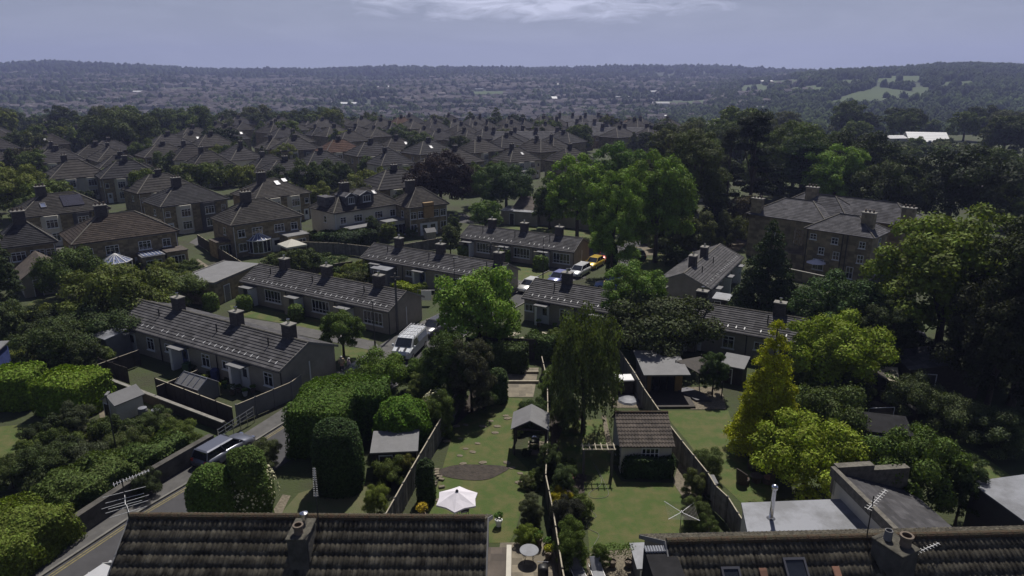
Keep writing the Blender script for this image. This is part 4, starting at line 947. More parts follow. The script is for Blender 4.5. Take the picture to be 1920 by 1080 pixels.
# ------------------------------------------------------------------ gardens in the middle
fence([(-7.6, 32.0), (-7.3, 34.4), (-6.5, 39.2), (-5.5, 44.8), (-4.6, 49.7), (-3.9, 54)], 1.8, 'tall grey board fence with pale top rails left of the parasol lawn', 'wood')
fence([(2.7, 28.5), (2.6, 30.0), (2.4, 35.2), (2.15, 38.8), (2.35, 41.5), (2.6, 44.7), (2.7, 47.0), (2.95, 53.1), (2.7, 58.4)], 1.65, 'wavering board fence with a pale rail between the two central gardens', 'wood_dark')
fence([(9.9, 60), (10.5, 54.3), (10.7, 51.4), (11.4, 45.5), (11.8, 42.9), (12.5, 38.9), (12.6, 37.4), (13.0, 36.2), (13.1, 34.6), (13.2, 33.6)], 1.75, 'board fence with trellis panels right of the mown lawn with the rotary dryer', 'wood')
fence([(-4.4, 62.2), (2.6, 61.5)], 2.1, 'high dark back fence closing the end of the central garden', 'wood_dark', rail=False)
fence([P(1540, 735, 1.2), P(1640, 795, 1.2)], 1.2, 'low dark fence with a pale rail crossing behind the maple at right', 'wood_dark')
fence([P(1760, 845, 1.3), P(1825, 880, 1.3), P(1862, 905, 1.3)], 1.3, 'dark panel fence beside the sloping lawn at far right', 'wood_dark')
gwall([P(1640, 725, 1), P(1680, 745, 1), P(1720, 770, 1)], 1.0, 'dark garden wall above the small paved yard at right', 'wood_dark')
gwall([(-31.0, 25), (-28.0, 29.5), (-26.1, 33.4), (-24.5, 38.2), (-22.8, 42.0), (-21.6, 44.6)], 1.3, 'old stone retaining wall along the pavement at bottom left', 'old_wall', .4, cap='old_wall')
# parasol
pr = thing('garden_parasol', 'white hexagonal parasol standing open on the central lawn', 'parasol', (P(857, 928, 2.35).x, P(857, 928, 2.35).y, 0), R(28))
c = MB(); n = 6; Rr = 1.33; za, zb = 2.62, 2.08; top = (0, 0, za)
rim = [(Rr * math.cos(2*math.pi*i/n), Rr * math.sin(2*math.pi*i/n), zb) for i in range(n)]
for i in range(n):
    j = (i + 1) % n; mid = tuple((rim[i][k] + rim[j][k]) / 2 * (.93 if k < 2 else 1) + (.03 if k == 2 else 0) for k in range(3))
    m1 = tuple((rim[i][k] + top[k]) / 2 + (.0 if k == 2 else 0) for k in range(3)); m2 = tuple((rim[j][k] + top[k]) / 2 for k in range(3)); mm = tuple(mid[k] * .5 + top[k] * .5 - (.03 if k == 2 else 0) for k in range(3))
    c.add([top, m1, mm, m2, rim[i], mid, rim[j]], [(0, 1, 2), (0, 2, 3), (1, 4, 5, 2), (2, 5, 6, 3)])
    c.add([rim[i], mid, rim[j], (rim[j][0], rim[j][1], zb - .1), (mid[0], mid[1], zb - .07), (rim[i][0], rim[i][1], zb - .1)], [(0, 5, 4, 1), (1, 4, 3, 2)])
c.build('canopy', M['fabric'], pr); MB().tube([(0, 0, 0), (0, 0, 2.68)], .028, 8).build('pole', M['bench'], pr)
MB().lathe([(.28, 0), (.28, .07), (.06, .12), (.05, .35)], 14).build('base', M['conc'], pr)
for i in range(n):
    a = 2 * math.pi * i / n; MB().tube([(0, 0, 2.57), (Rr * .97 * math.cos(a), Rr * .97 * math.sin(a), zb - .02)], .012, 4).build('rib', M['bench'], pr)
MB().lathe([(.01, .12), (.05, .08), (.1, 0)], 10, face(0, 0, 2.62)).build('finial', M['darkmetal'], pr)
def chair(loc, rz, label, m='trouser', group=None, s=1):
    r = thing('garden_chair', label, 'chair', (loc[0], loc[1], loc[2] if len(loc) > 2 else 0), rz, group)
    MB().box(-.25, .25, -.25, .25, .4, .45, b=.02).build('seat', M[m], r); MB().box(-.25, .25, .22, .28, .5, .95, b=.02).build('backrest', M[m], r)
    for x in (-.22, .22):
        for y in (-.22, .24): MB().tube([(x, y, 0), (x, y, .95 if y > 0 else .62)], .018, 5).build('leg', M['darkmetal'], r)
        MB().box(x - .03, x + .03, -.24, .24, .62, .65, b=.008).build('armrest', M[m], r)
    return r
chair((P(870, 952, .6).x, P(870, 952, .6).y), R(200), 'dark folding chair under the white parasol')
# gazebo
gz = thing('gazebo', 'timber gazebo with a grey felt pitched roof on four posts beside the central fence', 'gazebo', (1.35, 45.0, 0), R(-4))
o = MB()
for s in (-1, 1): o.add([(s * 1.35, -1.3, 2.15), (0, -1.3, 2.85), (0, 1.3, 2.85), (s * 1.35, 1.3, 2.15), (s * 1.35, -1.3, 2.22), (0, -1.3, 2.93), (0, 1.3, 2.93), (s * 1.35, 1.3, 2.22)], [(0, 1, 2, 3), (4, 7, 6, 5), (0, 4, 5, 1), (3, 2, 6, 7), (0, 3, 7, 4)])
o.build('roof', M['felt'], gz)
for x in (-1.1, 1.1):
    for y in (-1.05, 1.05): MB().box(x - .06, x + .06, y - .06, y + .06, 0, 2.2).build('post', M['wood_dark'], gz)
MB().box(-1.16, 1.16, -1.12, -1.0, 2.02, 2.14).box(-1.16, 1.16, 1.0, 1.12, 2.02, 2.14).tube([(-1.0, -1.06, 2.1), (0, -1.06, 2.75), (1.0, -1.06, 2.1)], .05, 4).build('beam', M['wood_dark'], gz)
MB().box(-.2, 1.0, -1.0, .9, .02, .1).build('deck', M['slabs'], gz)
bb = thing('barbecue', 'chrome-lidded barbecue standing inside the gazebo', 'barbecue', (1.6, 44.4, .1), R(-4))
MB().box(-.35, .35, -.25, .25, .75, .95, b=.03).build('firebox', M['darkmetal'], bb); MB().lathe([(.34, 0), (.3, .15), (.16, .24), (.02, .26)], 12, face(0, 0, .95)).build('lid', M['steel'], bb)
for x in (-.3, .3):
    for y in (-.2, .2): MB().tube([(x, y, 0), (x, y, .75)], .02, 5).build('leg', M['darkmetal'], bb)
# brick-tiled outbuilding with ivy
ob = thing('outbuilding', 'small garden outbuilding with a pantiled roof and pale side wall', 'outbuilding', (9.1, 43.5, 0), R(0))
MB().add([(-1.7, -1.9, 0), (1.7, -1.9, 0), (1.7, 1.9, 0), (-1.7, 1.9, 0), (-1.7, -1.9, 2.2), (1.7, -1.9, 2.2), (1.7, 1.9, 2.2), (-1.7, 1.9, 2.2), (-1.7, .6, 3.25), (1.7, .6, 3.25)], [(0, 1, 5, 4), (2, 3, 7, 6), (1, 2, 6, 9, 5), (3, 0, 4, 8, 7), (4, 5, 9, 8), (7, 8, 9, 6)]).build('wall', M['cream'], ob)
rf = MB(); per = .22
for k in range(9):
    y0, y1 = -2.1 + 2.7 * k / 9, -2.1 + 2.7 * (k + 1) / 9; z0, z1 = 2.15 + 1.2 * k / 9, 2.15 + 1.2 * (k + 1) / 9
    for i in range(17):
        x = -1.87 + i * per; rf.add([(x, y0, z0 + .04), (x + per * .45, y0, z0 + .09), (x + per, y0, z0 + .04), (x + per, y1, z1), (x + per * .45, y1, z1 + .05), (x, y1, z1), (x, y0, z0 - .03), (x + per, y0, z0 - .03)], [(0, 1, 4, 5), (1, 2, 3, 4), (0, 6, 7, 2, 1)])
rf.add([(-1.87, .6, 3.35), (1.87, .6, 3.35), (1.87, 2.1, 2.15), (-1.87, 2.1, 2.15)], [(0, 1, 2, 3)])
rf.build('roof', M['tile_brown'], ob); MB().tube([(-1.88, .6, 3.37), (1.88, .6, 3.37)], .12, 8).build('ridge_tiles', M['moss'], ob)
window(ob, face(.25, -1.9, 1.15), 1.2, .85, 4, 2)
iv = clipped((9.25, 41.35), (3.5, .9, 1.5), 0, .25, (.02, .035, .014), 'dark ivy covering the front wall of the small outbuilding', 'ivy', 'ivy', leaf=.07)
# pergola, dryer, hose, table, loungers, pots
pg = thing('pergola', 'small timber pergola arch on the lawn in front of the birch', 'pergola', (7.0 - 1.2, 41.4, 0), R(0))
for x in (-.95, .95):
    for y in (-.25, .25): MB().box(x - .05, x + .05, y - .05, y + .05, 0, 2.1).build('post', M['wood'], pg)
MB().box(-1.15, 1.15, -.3, -.24, 2.1, 2.18).box(-1.15, 1.15, .24, .3, 2.1, 2.18).build('beam', M['bench'], pg)
for x in (-1.05, -.6, -.2, .2, .6, 1.05): MB().box(x - .03, x + .03, -.45, .45, 2.185, 2.24).build('rafter', M['bench'], pg)
dr = thing('rotary_dryer', 'white rotary clothes dryer standing open on the right lawn', 'clothes dryer', P(1274, 1004), R(-4))
MB().tube([(0, 0, 0), (0, 0, 1.7)], .025, 6).build('pole', M['metal'], dr); dl = MB()
for i in range(4):
    a = R(45 + 90 * i); MB().tube([(0, 0, 1.6), (1.25 * math.cos(a), 1.25 * math.sin(a), 1.7)], .018, 5).build('arm', M['white'], dr)
    b = R(45 + 90 * (i + 1))
    for k in np.linspace(.35, 1.2, 9): zz = 1.6 + .1 * k / 1.2; dl.tube([(k * math.cos(a), k * math.sin(a), zz), (k * math.cos(b), k * math.sin(b), zz)], .006, 3)
dl.build('lines', M['conc'], dr)
def curve_pts(pp, z, k=6):
    q = [P(x, y) for x, y in pp]; o = []
    for i in range(len(q) - 1):
        a, b, c_, d = q[max(i-1, 0)], q[i], q[i+1], q[min(i+2, len(q)-1)]
        for t in np.linspace(0, 1, k, endpoint=False): o.append(tuple(.5 * ((2*b) + (c_-a)*t + (2*a-5*b+4*c_-d)*t*t + (3*b-a-3*c_+d)*t**3))[:2] + (z,))
    return o
hs = MB().tube(curve_pts(((1112, 868), (1128, 905), (1105, 925), (1112, 935), (1140, 930), (1133, 905), (1116, 870)), .035), .013, 5).tube(curve_pts(((1103, 955), (1118, 968), (1105, 978), (1100, 990), (1122, 1002), (1118, 1015), (1108, 1030)), .035), .013, 5).build('garden_hose', M['conc'])
tag(hs, 'pale green garden hose snaking over the right lawn by the pergola', 'hose')
tb = thing('patio_table', 'round glass-topped metal table on the flagstone patio', 'table', P(992, 1052), 0)
MB().lathe([(.52, 0), (.54, .015), (.52, .03)], 28, face(0, 0, .72)).build('table_top', M['felt_pale'], tb)
for i in range(4): a = R(45 + 90 * i); MB().tube([(.42 * math.cos(a), .42 * math.sin(a), 0), (.25 * math.cos(a), .25 * math.sin(a), .4), (.42 * math.cos(a), .42 * math.sin(a), .72)], .016, 5).build('leg', M['darkmetal'], tb)
kb_ = thing('kettle_barbecue', 'black covered barbecue beside the patio table', 'barbecue', P(1018, 1085), 0)
MB().box(-.28, .28, -.3, .3, 0, .85, b=.12).build('cover', M['black'], kb_, True); MB().tube([(-.3, .35, .8), (.3, .35, .8)], .02, 5).build('handle', M['metal'], kb_)
def planter(g_, label, h=.4, r_=.22, m='pot', col=(.05, .09, .02), hs=.6):
    o = MB().lathe([(r_ * .7, 0), (r_, h), (r_ * 1.08, h), (r_ * 1.08, h + .04), (r_ * .85, h + .04), (r_ * .8, h - .05)], 14).build('plant_pot', M[m]); o.location = (g_[0], g_[1], g_[2] if len(g_) > 2 else 0); tag(o, label, 'plant pot')
    v, f = lobe_leaves([(0, 0, h + hs * .45, hs * .42), (.1, .05, h + hs * .6, hs * .3), (-.1, -.05, h + hs * .55, hs * .3)], 500, .05); q_ = npobj('plant', v, f, LEAF, o); q_.color = (*col, 1)
    return o
planter(P(1010, 1022), 'plant pot with a small shrub behind the patio table'); planter(P(1028, 1048), 'pot with yellow-green spiky plant by the fence', col=(.2, .2, .02)); planter(P(1026, 1030), 'low bowl of pebbles and greenery by the fence', h=.25)
planter(P(792, 975), 'pot of yellow roses left of the parasol', col=(.3, .22, .03), hs=.9); planter(P(935, 972 + 14), 'white square planter at the corner of the near house', m='white')
def lounger(g_, rz, label, m):
    r = thing('sun_lounger', label, 'sun lounger', (g_[0], g_[1], 0), rz, 'sun loungers on the gravel')
    MB().box(-.3, .3, -.9, .35, .32, .37, b=.015).build('seat', M[m], r)
    MB().box(-.3, .3, 0, .75, 0, .05, Matrix.Translation((0, .36, .34)) @ Matrix.Rotation(R(38), 4, 'X'), b=.015).build('backrest', M[m], r)
    MB().box(-.34, -.31, -.92, .95, .3, .36).box(.31, .34, -.92, .95, .3, .36).build('frame', M['white'], r)
    for x in (-.32, .32):
        for y in (-.8, .6): MB().tube([(x, y, 0), (x, y, .3)], .02, 5).build('leg', M['white'], r)
lounger(P(1085, 1085), R(12), 'left grey sun lounger on the gravel below the shrubs', 'felt'); lounger(P(1122, 1088), R(8), 'pale sun lounger to the right of the grey one', 'felt_pale')
planter(P(1148, 1062), 'left potted olive bush on the gravel', h=.35, hs=1.3, col=(.06, .09, .02)); planter(P(1178, 1062), 'right potted olive bush on the gravel', h=.35, hs=1.3, col=(.055, .08, .02))
shed(P(1212, 1078), R(3), 1.3, 1.6, 1.1, 1.25, 'low grey lidded store box by the right house', 'felt', 'felt_pale', cat='storage box', name='storage_box', mono=True, win=False)
# stones let into the first lawn
random.seed(11)
stones = [(837, 828), (862, 823), (873, 842), (895, 832), (886, 848), (905, 800), (932, 800), (928, 812), (920, 790), (952, 785), (905, 868), (862, 855), (975, 888), (972, 905), (948, 780), (855, 800), (873, 797), (868, 870), (822, 938), (950, 868), (960, 878)]
so = None
for i, (x, y) in enumerate(stones):
    g_ = P(x, y)
    if so is None:
        so = MB().prism([(.3 * math.cos(a) * random.uniform(.8, 1.1), .2 * math.sin(a) * random.uniform(.8, 1.1)) for a in np.linspace(0, 6.28, 10)[:-1]], 0, .03).build('stepping_stone', M['gravel']); o = so
    else: o = so.copy(); C.objects.link(o)
    o.location = (g_.x, g_.y, .02); o.rotation_euler = (0, 0, random.uniform(-.4, .4)); o.scale = (random.uniform(.7, 1.2),) * 3
    tag(o, 'flat pale stepping stone set into the central lawn', 'stepping stone', 'stepping stones in the central lawn')
sw = thing('low_stone_edging', 'broken dry-stone edging left of the soil bed', 'stones', P(822, 905), 0)
for i in range(9): MB().box(-.2, .2, -.12, .12, 0, .14, Matrix.Translation((random.uniform(-.35, .3), -.9 + i * .3, 0)) @ Matrix.Rotation(random.uniform(-.6, .6), 4, 'Z'), b=.03).build('stone', M['slabs'], sw)
# patio at the top of the garden
for i, (x, y) in enumerate(((975, 700), (985, 718))):
    a = P(948, y); b = P(1010, y); o = MB().box(a.x, b.x, a.y - .15, a.y + .05, 0, .25, b=.02).build('patio_step', M['bench']); tag(o, ('upper', 'lower')[i] + ' pale timber edge of the sunken garden patio', 'step')
# summerhouse
s_ = thing('summerhouse', 'timber summerhouse with a grey mono-pitch roof and open dark front', 'summerhouse', (12.85, 55.2, 0), R(1))
MB().box(-1.7, -1.6, -2.0, 2.2, 0, 2.15).box(1.6, 1.7, -.6, 2.2, 0, 2.15).box(-1.598, 1.598, 2.1, 2.2, 0, 2.15).box(-1.598, -.9, -.7, -.6, 0, 2.15).box(1.1, 1.598, -.7, -.6, 0, 2.15).build('wall', M['wood'], s_)
MB().add([(x, y, z + k) for k in (0, .12) for x, y, z in ((-1.95, -2.3, 2.17), (1.95, -2.3, 2.17), (1.95, 2.5, 2.4), (-1.95, 2.5, 2.4))], [(3, 2, 1, 0), (4, 5, 6, 7), (0, 1, 5, 4), (1, 2, 6, 5), (2, 3, 7, 6), (3, 0, 4, 7)]).build('roof', M['felt'], s_)
MB().box(1.1, 1.7, -.84, -.72, 0, 2.15).box(-1.6, -1.0, -.84, -.72, 0, 2.15).build('cladding', M['wood_warm'], s_)
window(s_, face(.1, -.66, .1), 1.9, 2.0, 3, 1, m='darkmetal')
MB().box(-1.65, 2.1, -3.9, -1.0, 0, .18, b=.02).build('deck', M['wood_dark'], s_)
MB().tube([(-1.6, -1.9, .18), (-1.6, -1.9, 2.2)], .05, 6).build('post', M['wood_dark'], s_)
ss = thing('shade_sail', 'dark triangular shade sail strung between poles beside the summerhouse', 'shade sail', P(1310, 740), 0)
MB().add([(-1.8, 1.4, 2.5), (0, -.2, 1.95), (1.7, -.8, 2.2), (.6, 2.2, 2.6), (-1.8, 1.4, 2.53), (0, -.2, 1.98), (1.7, -.8, 2.23), (.6, 2.2, 2.63)], [(0, 1, 3), (1, 2, 3), (7, 5, 4), (7, 6, 5)]).build('sail', M['wood_dark'], ss)
for p in ((-1.8, 1.4, 2.6), (1.7, -.8, 2.4), (.6, 2.2, 2.8)): MB().tube([(p[0], p[1], 0), p], .05, 6).build('pole', M['darkmetal'], ss)
rb = thing('raised_deck', 'dark triangular raised deck on the gravel beside the summerhouse', 'deck', P(1305, 742), 0)
MB().prism([(-1.5, .9), (-.3, -1.2), (1.0, -1.2), (.6, .2), (-.4, 1.3)], 0, .2).build('boards', M['zinc'], rb)
# stack of crates and junk by the birch
jk = thing('covered_pallet', 'tall dark box with a white sheeted top behind the birch', 'pallet', P(1168, 735), R(4))
MB().box(-.75, .75, -.6, .6, 0, 1.25, b=.03).build('box', M['wood_dark'], jk); MB().box(-.8, .8, -.65, .65, 1.252, 1.4, b=.05).build('sheet', M['white'], jk)
tp = thing('tarpaulin_heap', 'heap of pale blue tarpaulin and timber on the gravel', 'heap', P(1178, 752), 0)
MB().lathe([(.95, 0), (.8, .18), (.45, .3), (.1, .34)], 9).build('sheet', M['felt_pale'], tp)
# rattan set
for i, (x, y, l) in enumerate(((1392, 905, 'left round rattan chair of the garden set on the right lawn'), (1412, 880, 'rear rattan chair of the garden set on the right lawn'), (1440, 905, 'right rattan chair of the garden set on the right lawn'))):
    r = thing('rattan_chair', l, 'chair', P(x, y), R((120, 180, 250)[i]), 'rattan garden chairs')
    MB().lathe([(.36, 0), (.42, .2), (.44, .36), (.4, .38), (.02, .36)], 16).build('seat', M['rattan'], r)
    arc = MB(); N_ = 12
    for k in range(N_): a0, a1 = R(10 + 160 * k / N_), R(10 + 160 * (k + 1) / N_); hh = .45 + .3 * math.sin(R(180 * (k + .5) / N_)); arc.add([(.44 * math.cos(a0), .44 * math.sin(a0), .36), (.44 * math.cos(a1), .44 * math.sin(a1), .36), (.46 * math.cos(a1), .46 * math.sin(a1), .36 + hh), (.46 * math.cos(a0), .46 * math.sin(a0), .36 + hh), (.38 * math.cos(a0), .38 * math.sin(a0), .36), (.38 * math.cos(a1), .38 * math.sin(a1), .36), (.4 * math.cos(a1), .4 * math.sin(a1), .36 + hh), (.4 * math.cos(a0), .4 * math.sin(a0), .36 + hh)], [(0, 1, 2, 3), (7, 6, 5, 4), (3, 2, 6, 7)])
    arc.build('backrest', M['rattan'], r); MB().lathe([(.3, 0), (.33, .06), (.25, .1)], 12, face(0, 0, .37)).build('cushion', M['tile_red'], r)
rt_ = thing('rattan_table', 'low round rattan table with an orange rim among the chairs', 'table', P(1417, 903), 0); MB().lathe([(.3, 0), (.26, .3), (.42, .45), (.42, .48)], 16).build('table_top', M['rattan'], rt_)
bx = MB().box(-.35, .35, -.5, .5, 0, 1.0, b=.03).build('storage_box', M['felt_pale']); bx.location = (12.85, 39.3, 0); tag(bx, 'pale blue upright storage box beside the trellis fence', 'storage box')
MB().box(-.38, .38, -.53, .53, 1.002, 1.06, b=.02).build('lid', M['felt'], bx)
gf = thing('football_goal', 'white framed goal lying at the edge of the small paved yard', 'goal', P(1655, 790), R(2))
MB().tube([(-.95, .5, 0), (-.95, .5, .9), (1.1, .5, .95)], .03, 5).tube([(-.95, .5, 0), (.9, .2, .03), (1.1, .5, .95)], .03, 5).build('frame', M['white'], gf)
sh2 = shed(P(1650, 845), R(-15), 3.0, 2.4, 2.0, 2.2, 'dark flat-topped garden store behind the maple', 'wood_dark', 'dark_slate', mono=True, win=False)
shed(P(1622, 742), R(-10), 2.2, 2.0, 2.0, 2.4, 'narrow dark shed at the corner of the shaded yard', 'wood_dark', 'wood_dark', win=False)
shed(P(1655, 735), R(-25), 1.6, 2.4, 1.6, 1.8, 'broken shed roof of pale boards in the shaded yard', 'wood_dark', 'bench', mono=True, win=False)
shed(P(1745, 725), R(-8), 5.5, 4.0, 2.3, 2.9, 'large dark shed under the trees at right', 'wood_dark', 'slate', win=False)
shed(P(1690, 660), R(-20), 3.0, 3.0, 2.3, 2.9, 'small pale-gabled building deep in shade at right', 'render', 'slate')
shed(P(741, 826, 2.0), R(5), 2.9, 2.2, 1.75, 2.0, 'grey felt roofed shed under the wide clipped dome bush', 'wood_dark', 'felt', mono=True)
shed(P(1375, 712), R(-30), 1.8, 2.0, 1.6, 1.9, 'blue-grey roofed store beside the yellow conifer', 'wood_dark', 'felt', mono=True, win=False)
shed(P(722, 530), R(-30), 2.6, 2.0, 2.0, 2.15, 'left grey flat-topped shed in the yards of the third bungalow row', 'felt', 'felt_pale', mono=True, win=False)
shed(P(752, 518), R(-30), 2.2, 2.0, 2.0, 2.15, 'right grey flat-topped shed in the yards of the third bungalow row', 'felt', 'felt_pale', mono=True, win=False)
shed(P(1352, 585), R(-30), 1.6, 1.6, 1.7, 1.9, 'small shed with a pale roof beside the end-on bungalow', 'wood_dark', 'felt_pale', mono=True, win=False)
shed(P(980, 418), R(-20), 7, 4, 2.4, 2.6, 'pale flat-roofed garage block beyond the farthest bungalow row', 'render', 'felt_pale', mono=True, win=False, cat='garage', name='garage_block')
shed(P(1050, 418), R(62), 7, 16, 2.6, 4.4, 'long brown-roofed hall beyond the farthest bungalow row', 'render', 'tile_brown', cat='hall', name='hall')
shed(P(85, 540), R(40), 5, 7, 2.4, 4.2, 'dark gabled garage at the left edge below the first houses', 'render', 'tile_brown', cat='garage', name='garage')
for (x, y, l) in ((1010, 640, 'left picnic bench in the cluttered yard behind the centre row'), (960, 640, 'glass-topped garden table in the cluttered yard'), (345, 500, 'pale picnic table on the patio of the long brown-roofed house'), (540, 488 - 40, 'white garden table near the glass conservatory')):
    r = thing('picnic_table', l, 'picnic table', P(x, y), R(40)); MB().box(-.9, .9, -.35, .35, .7, .75, b=.01).build('table_top', M['bench'], r)
    for s in (-1, 1):
        MB().box(-.9, .9, s * .75 - .14, s * .75 + .14, .42, .46, b=.01).build('bench_seat', M['bench'], r); MB().tube([(s * .6, -.75, .4), (s * .6, .75, .4)], .03, 4).tube([(s * .6, -.6, 0), (s * .6, -.2, .7)], .03, 4).tube([(s * .6, .6, 0), (s * .6, .2, .7)], .03, 4).build('trestle', M['wood'], r)
# ------------------------------------------------------------------ estate houses
def P5(x, y): return P(x, y, 5.0)
DK, MD, LT, RD = (.85, .88, .95, 1), (1, .97, .9, 1), (1.2, 1.15, 1.05, 1), (1.9, 1.1, .75, 1)
S = {}
S['A'] = semi('broad brown-roofed semi-detached house with a round conservatory, nearest of the stone houses', P5(133, 460), w=13.4, d=9.0, rot=41, chim=(.36,), col=(1.15, .95, .78, 1), style=0)
S['C'] = semi('semi-detached stone house with a glass conservatory and a tall dark chimney stack', P5(432, 424), w=11.6, d=8.4, rot=43, chim=(.38,), style=0, col=MD)
S['D'] = semi('semi-detached house with solar panels and white two-storey bay windows at far left', P5(33, 410), w=13, d=8.4, rot=43, chim=(.33,), style=1, col=MD)
S['E'] = semi('stone semi-detached house with bay windows between the solar-panelled house and the willow', P5(300, 389), w=12, d=9, rot=46, chim=(.4,), style=1, col=DK)
S['F'] = semi('semi-detached house with a pale full-height bay and two bright roof windows', P5(478, 375), w=11.5, d=9.5, rot=47, chim=(.35,), style=2, col=LT)
S['G'] = semi('semi-detached house with a dark loft conversion and white-framed dormers', P5(625, 401), w=13.5, d=8, rot=45, chim=(.35,), style=0, col=MD, wallm='cream')
S['H'] = semi('house with an orange rendered chimney breast right of the loft-converted one', P5(765, 391), w=8, d=7, rot=36, chim=(.3,), style=0, col=LT)
S['K'] = semi('stone house cut off by the left edge of the view', P5(-12, 468), w=7, d=6, rot=40, chim=(.5,), style=0, col=DK)
def hipT(r, w, d, fx, t, lift=.06, rise=2.75, he=5.0):
    """a spot on the near slope: fx across (-.5..1), t up the slope"""
    hd = d / 2; return slope_T(fx * w, -hd + hd * t, he + rise * t + lift, math.degrees(math.atan2(rise, hd)))
rooflight(S['D'], hipT(0, 13, 8.4, -.2, .35), .8, 1.1); MB().box(-1.5, 1.5, 0, 2.6, .03, .1, hipT(0, 13, 8.4, .12, .3)).build('solar_panel', M['solar'], S['D'])
rooflight(S['F'], hipT(0, 11.5, 9.5, .05, .6), .8, 1.1, blind=True); rooflight(S['F'], hipT(0, 11.5, 9.5, .2, .72), .8, .9, blind=True)
rooflight(S['G'], hipT(0, 13.5, 8, .22, .62), .6, .9, blind=True)
# dark dormers of the loft conversion
for x, w_ in ((-2.7, 2.0), (.3, 2.7)):
    d_ = MB().add([(x - w_/2, -3.0, 5.3), (x + w_/2, -3.0, 5.3), (x + w_/2, .5, 5.3), (x - w_/2, .5, 5.3), (x - w_/2, -3.0, 7.2), (x + w_/2, -3.0, 7.2), (x + w_/2, .5, 7.2), (x - w_/2, .5, 7.2), (x, -3.0, 7.75), (x, .5, 7.75)], [(0, 1, 5, 8, 4), (1, 2, 6, 5), (3, 0, 4, 7), (4, 8, 9, 7), (8, 5, 6, 9)]).build('dormer', M['slate'], S['G'])
    window(d_, face(x, -3.0, 6.0), w_ * .55, 1.1, 3, 1)
    MB().tube([(x - w_/2 - .1, -3.05, 7.15), (x, -3.05, 7.78), (x + w_/2 + .1, -3.05, 7.15)], .06, 4).build('bargeboard', M['pvc'], d_)
MB().add([(-6.3, -1.2, 5.6), (-4.6, -1.2, 5.6), (-4.6, 1.6, 5.6), (-6.3, 1.6, 5.6), (-6.3, -1.2, 7.2), (-4.6, -1.2, 7.2), (-4.6, 1.6, 7.2), (-6.3, 1.6, 7.2)], [(0, 1, 5, 4), (1, 2, 6, 5), (2, 3, 7, 6), (3, 0, 4, 7), (4, 5, 6, 7)]).build('dormer', M['slate'], S['G'])
MB().box(-1.0, .9, -3.5, -2.9, 3.0, 5.6).build('chimney_breast', M['wood_warm'], S['H'])
# lean-tos and ground-floor extensions
def extn(par, x0, x1, d0, h, m='stone', roof='felt', name='extension', win=True):
    o = MB().box(x0, x1, -d0 - 3.0, -d0 - .002, 0, h).build(name, M[m], par); MB().box(x0 - .12, x1 + .12, -d0 - 3.15, -d0 - .004, h + .002, h + .16, b=.02).build('roof', M[roof], o)
    if win: window(o, face((x0 + x1) / 2, -d0 - 3.0, .3), (x1 - x0) * .7, h * .7, 4, 1)
    return o
ex = extn(S['A'], .8, 3.6, 4.15, 2.5); MB().box(.9, 3.5, -7.1, -4.3, 2.665, 2.72).build('glass_roof', M['sky_glass'], ex)
for i in range(6): MB().box(1.0 + i * .47, 1.06 + i * .47, -7.15, -4.3, 2.722, 2.78).build('glazing_bar', M['pvc'], ex)
extn(S['A'], 3.9, 6.6, 4.15, 2.7, roof='tile_brown'); extn(S['C'], 1.6, 5.0, 3.85, 2.6, m='stone'); extn(S['C'], -7.5, -5.0, -.5, 2.4, roof='tile_brown'); extn(S['G'], 1.5, 6.0, 3.65, 2.7, m='cream'); extn(S['G'], -5.5, -1.0, 3.65, 2.6, m='stone')
def conservatory(loc, rz, label, r_=1.9, h=2.3, roofm='sky_glass'):
    t = thing('conservatory', label, 'conservatory', (loc[0], loc[1], 0), rz); n = 8
    pts = [(r_ * math.cos(2*math.pi*(i+.5)/n), r_ * math.sin(2*math.pi*(i+.5)/n)) for i in range(n)]
    MB().prism([(x*.96, y*.96) for x, y in pts], .02, h - .02).build('glazing', M['glass'], t); MB().prism(pts, 0, .5).build('base_wall', M['stone'], t)
    rf_ = MB()
    for i in range(n): a, b = pts[i], pts[(i+1) % n]; rf_.add([(a[0]*1.05, a[1]*1.05, h), (b[0]*1.05, b[1]*1.05, h), (0, 0, h + 1.0)], [(0, 1, 2)])
    ro = rf_.build('roof', M[roofm], t); fr = MB()
    for i in range(n):
        a = pts[i]; b = pts[(i+1) % n]; fr.tube([(a[0], a[1], .5), (a[0], a[1], h)], .07, 4); fr.tube([(a[0]*1.06, a[1]*1.06, h + .03), (0, 0, h + 1.04)], .055, 4)
        m_ = ((a[0]+b[0])/2, (a[1]+b[1])/2); fr.tube([(m_[0]*1.05, m_[1]*1.05, h + .03), (0, 0, h + 1.04)], .04, 4); fr.tube([(m_[0], m_[1], .5), (m_[0], m_[1], h)], .05, 4)
        fr.tube([(a[0]*1.05, a[1]*1.05, h), (b[0]*1.05, b[1]*1.05, h)], .08, 4); fr.tube([(a[0], a[1], .52), (b[0], b[1], .52)], .06, 4)
    fr.build('frame', M['pvc'], t); return t
conservatory(P(222, 520), 0, 'round conservatory with a white-ribbed bluish glass roof at the broad brown-roofed house')
conservatory(P(487, 476), .3, 'conservatory with a bright white-ribbed roof behind the stone house with the tall stack', 1.9, 2.4)
tn = thing('canvas_gazebo', 'cream square canvas gazebo on the lawn right of the glass conservatory', 'gazebo', P(550, 482), R(42))
MB().add([(-1.6, -1.6, 2.0), (1.6, -1.6, 2.0), (1.6, 1.6, 2.0), (-1.6, 1.6, 2.0), (0, 0, 2.8), (-1.6, -1.6, 1.75), (1.6, -1.6, 1.75), (1.6, 1.6, 1.75), (-1.6, 1.6, 1.75)], [(0, 1, 4), (1, 2, 4), (2, 3, 4), (3, 0, 4), (0, 5, 6, 1), (1, 6, 7, 2), (2, 7, 8, 3), (3, 8, 5, 0)]).build('canopy', M['canvas'], tn)
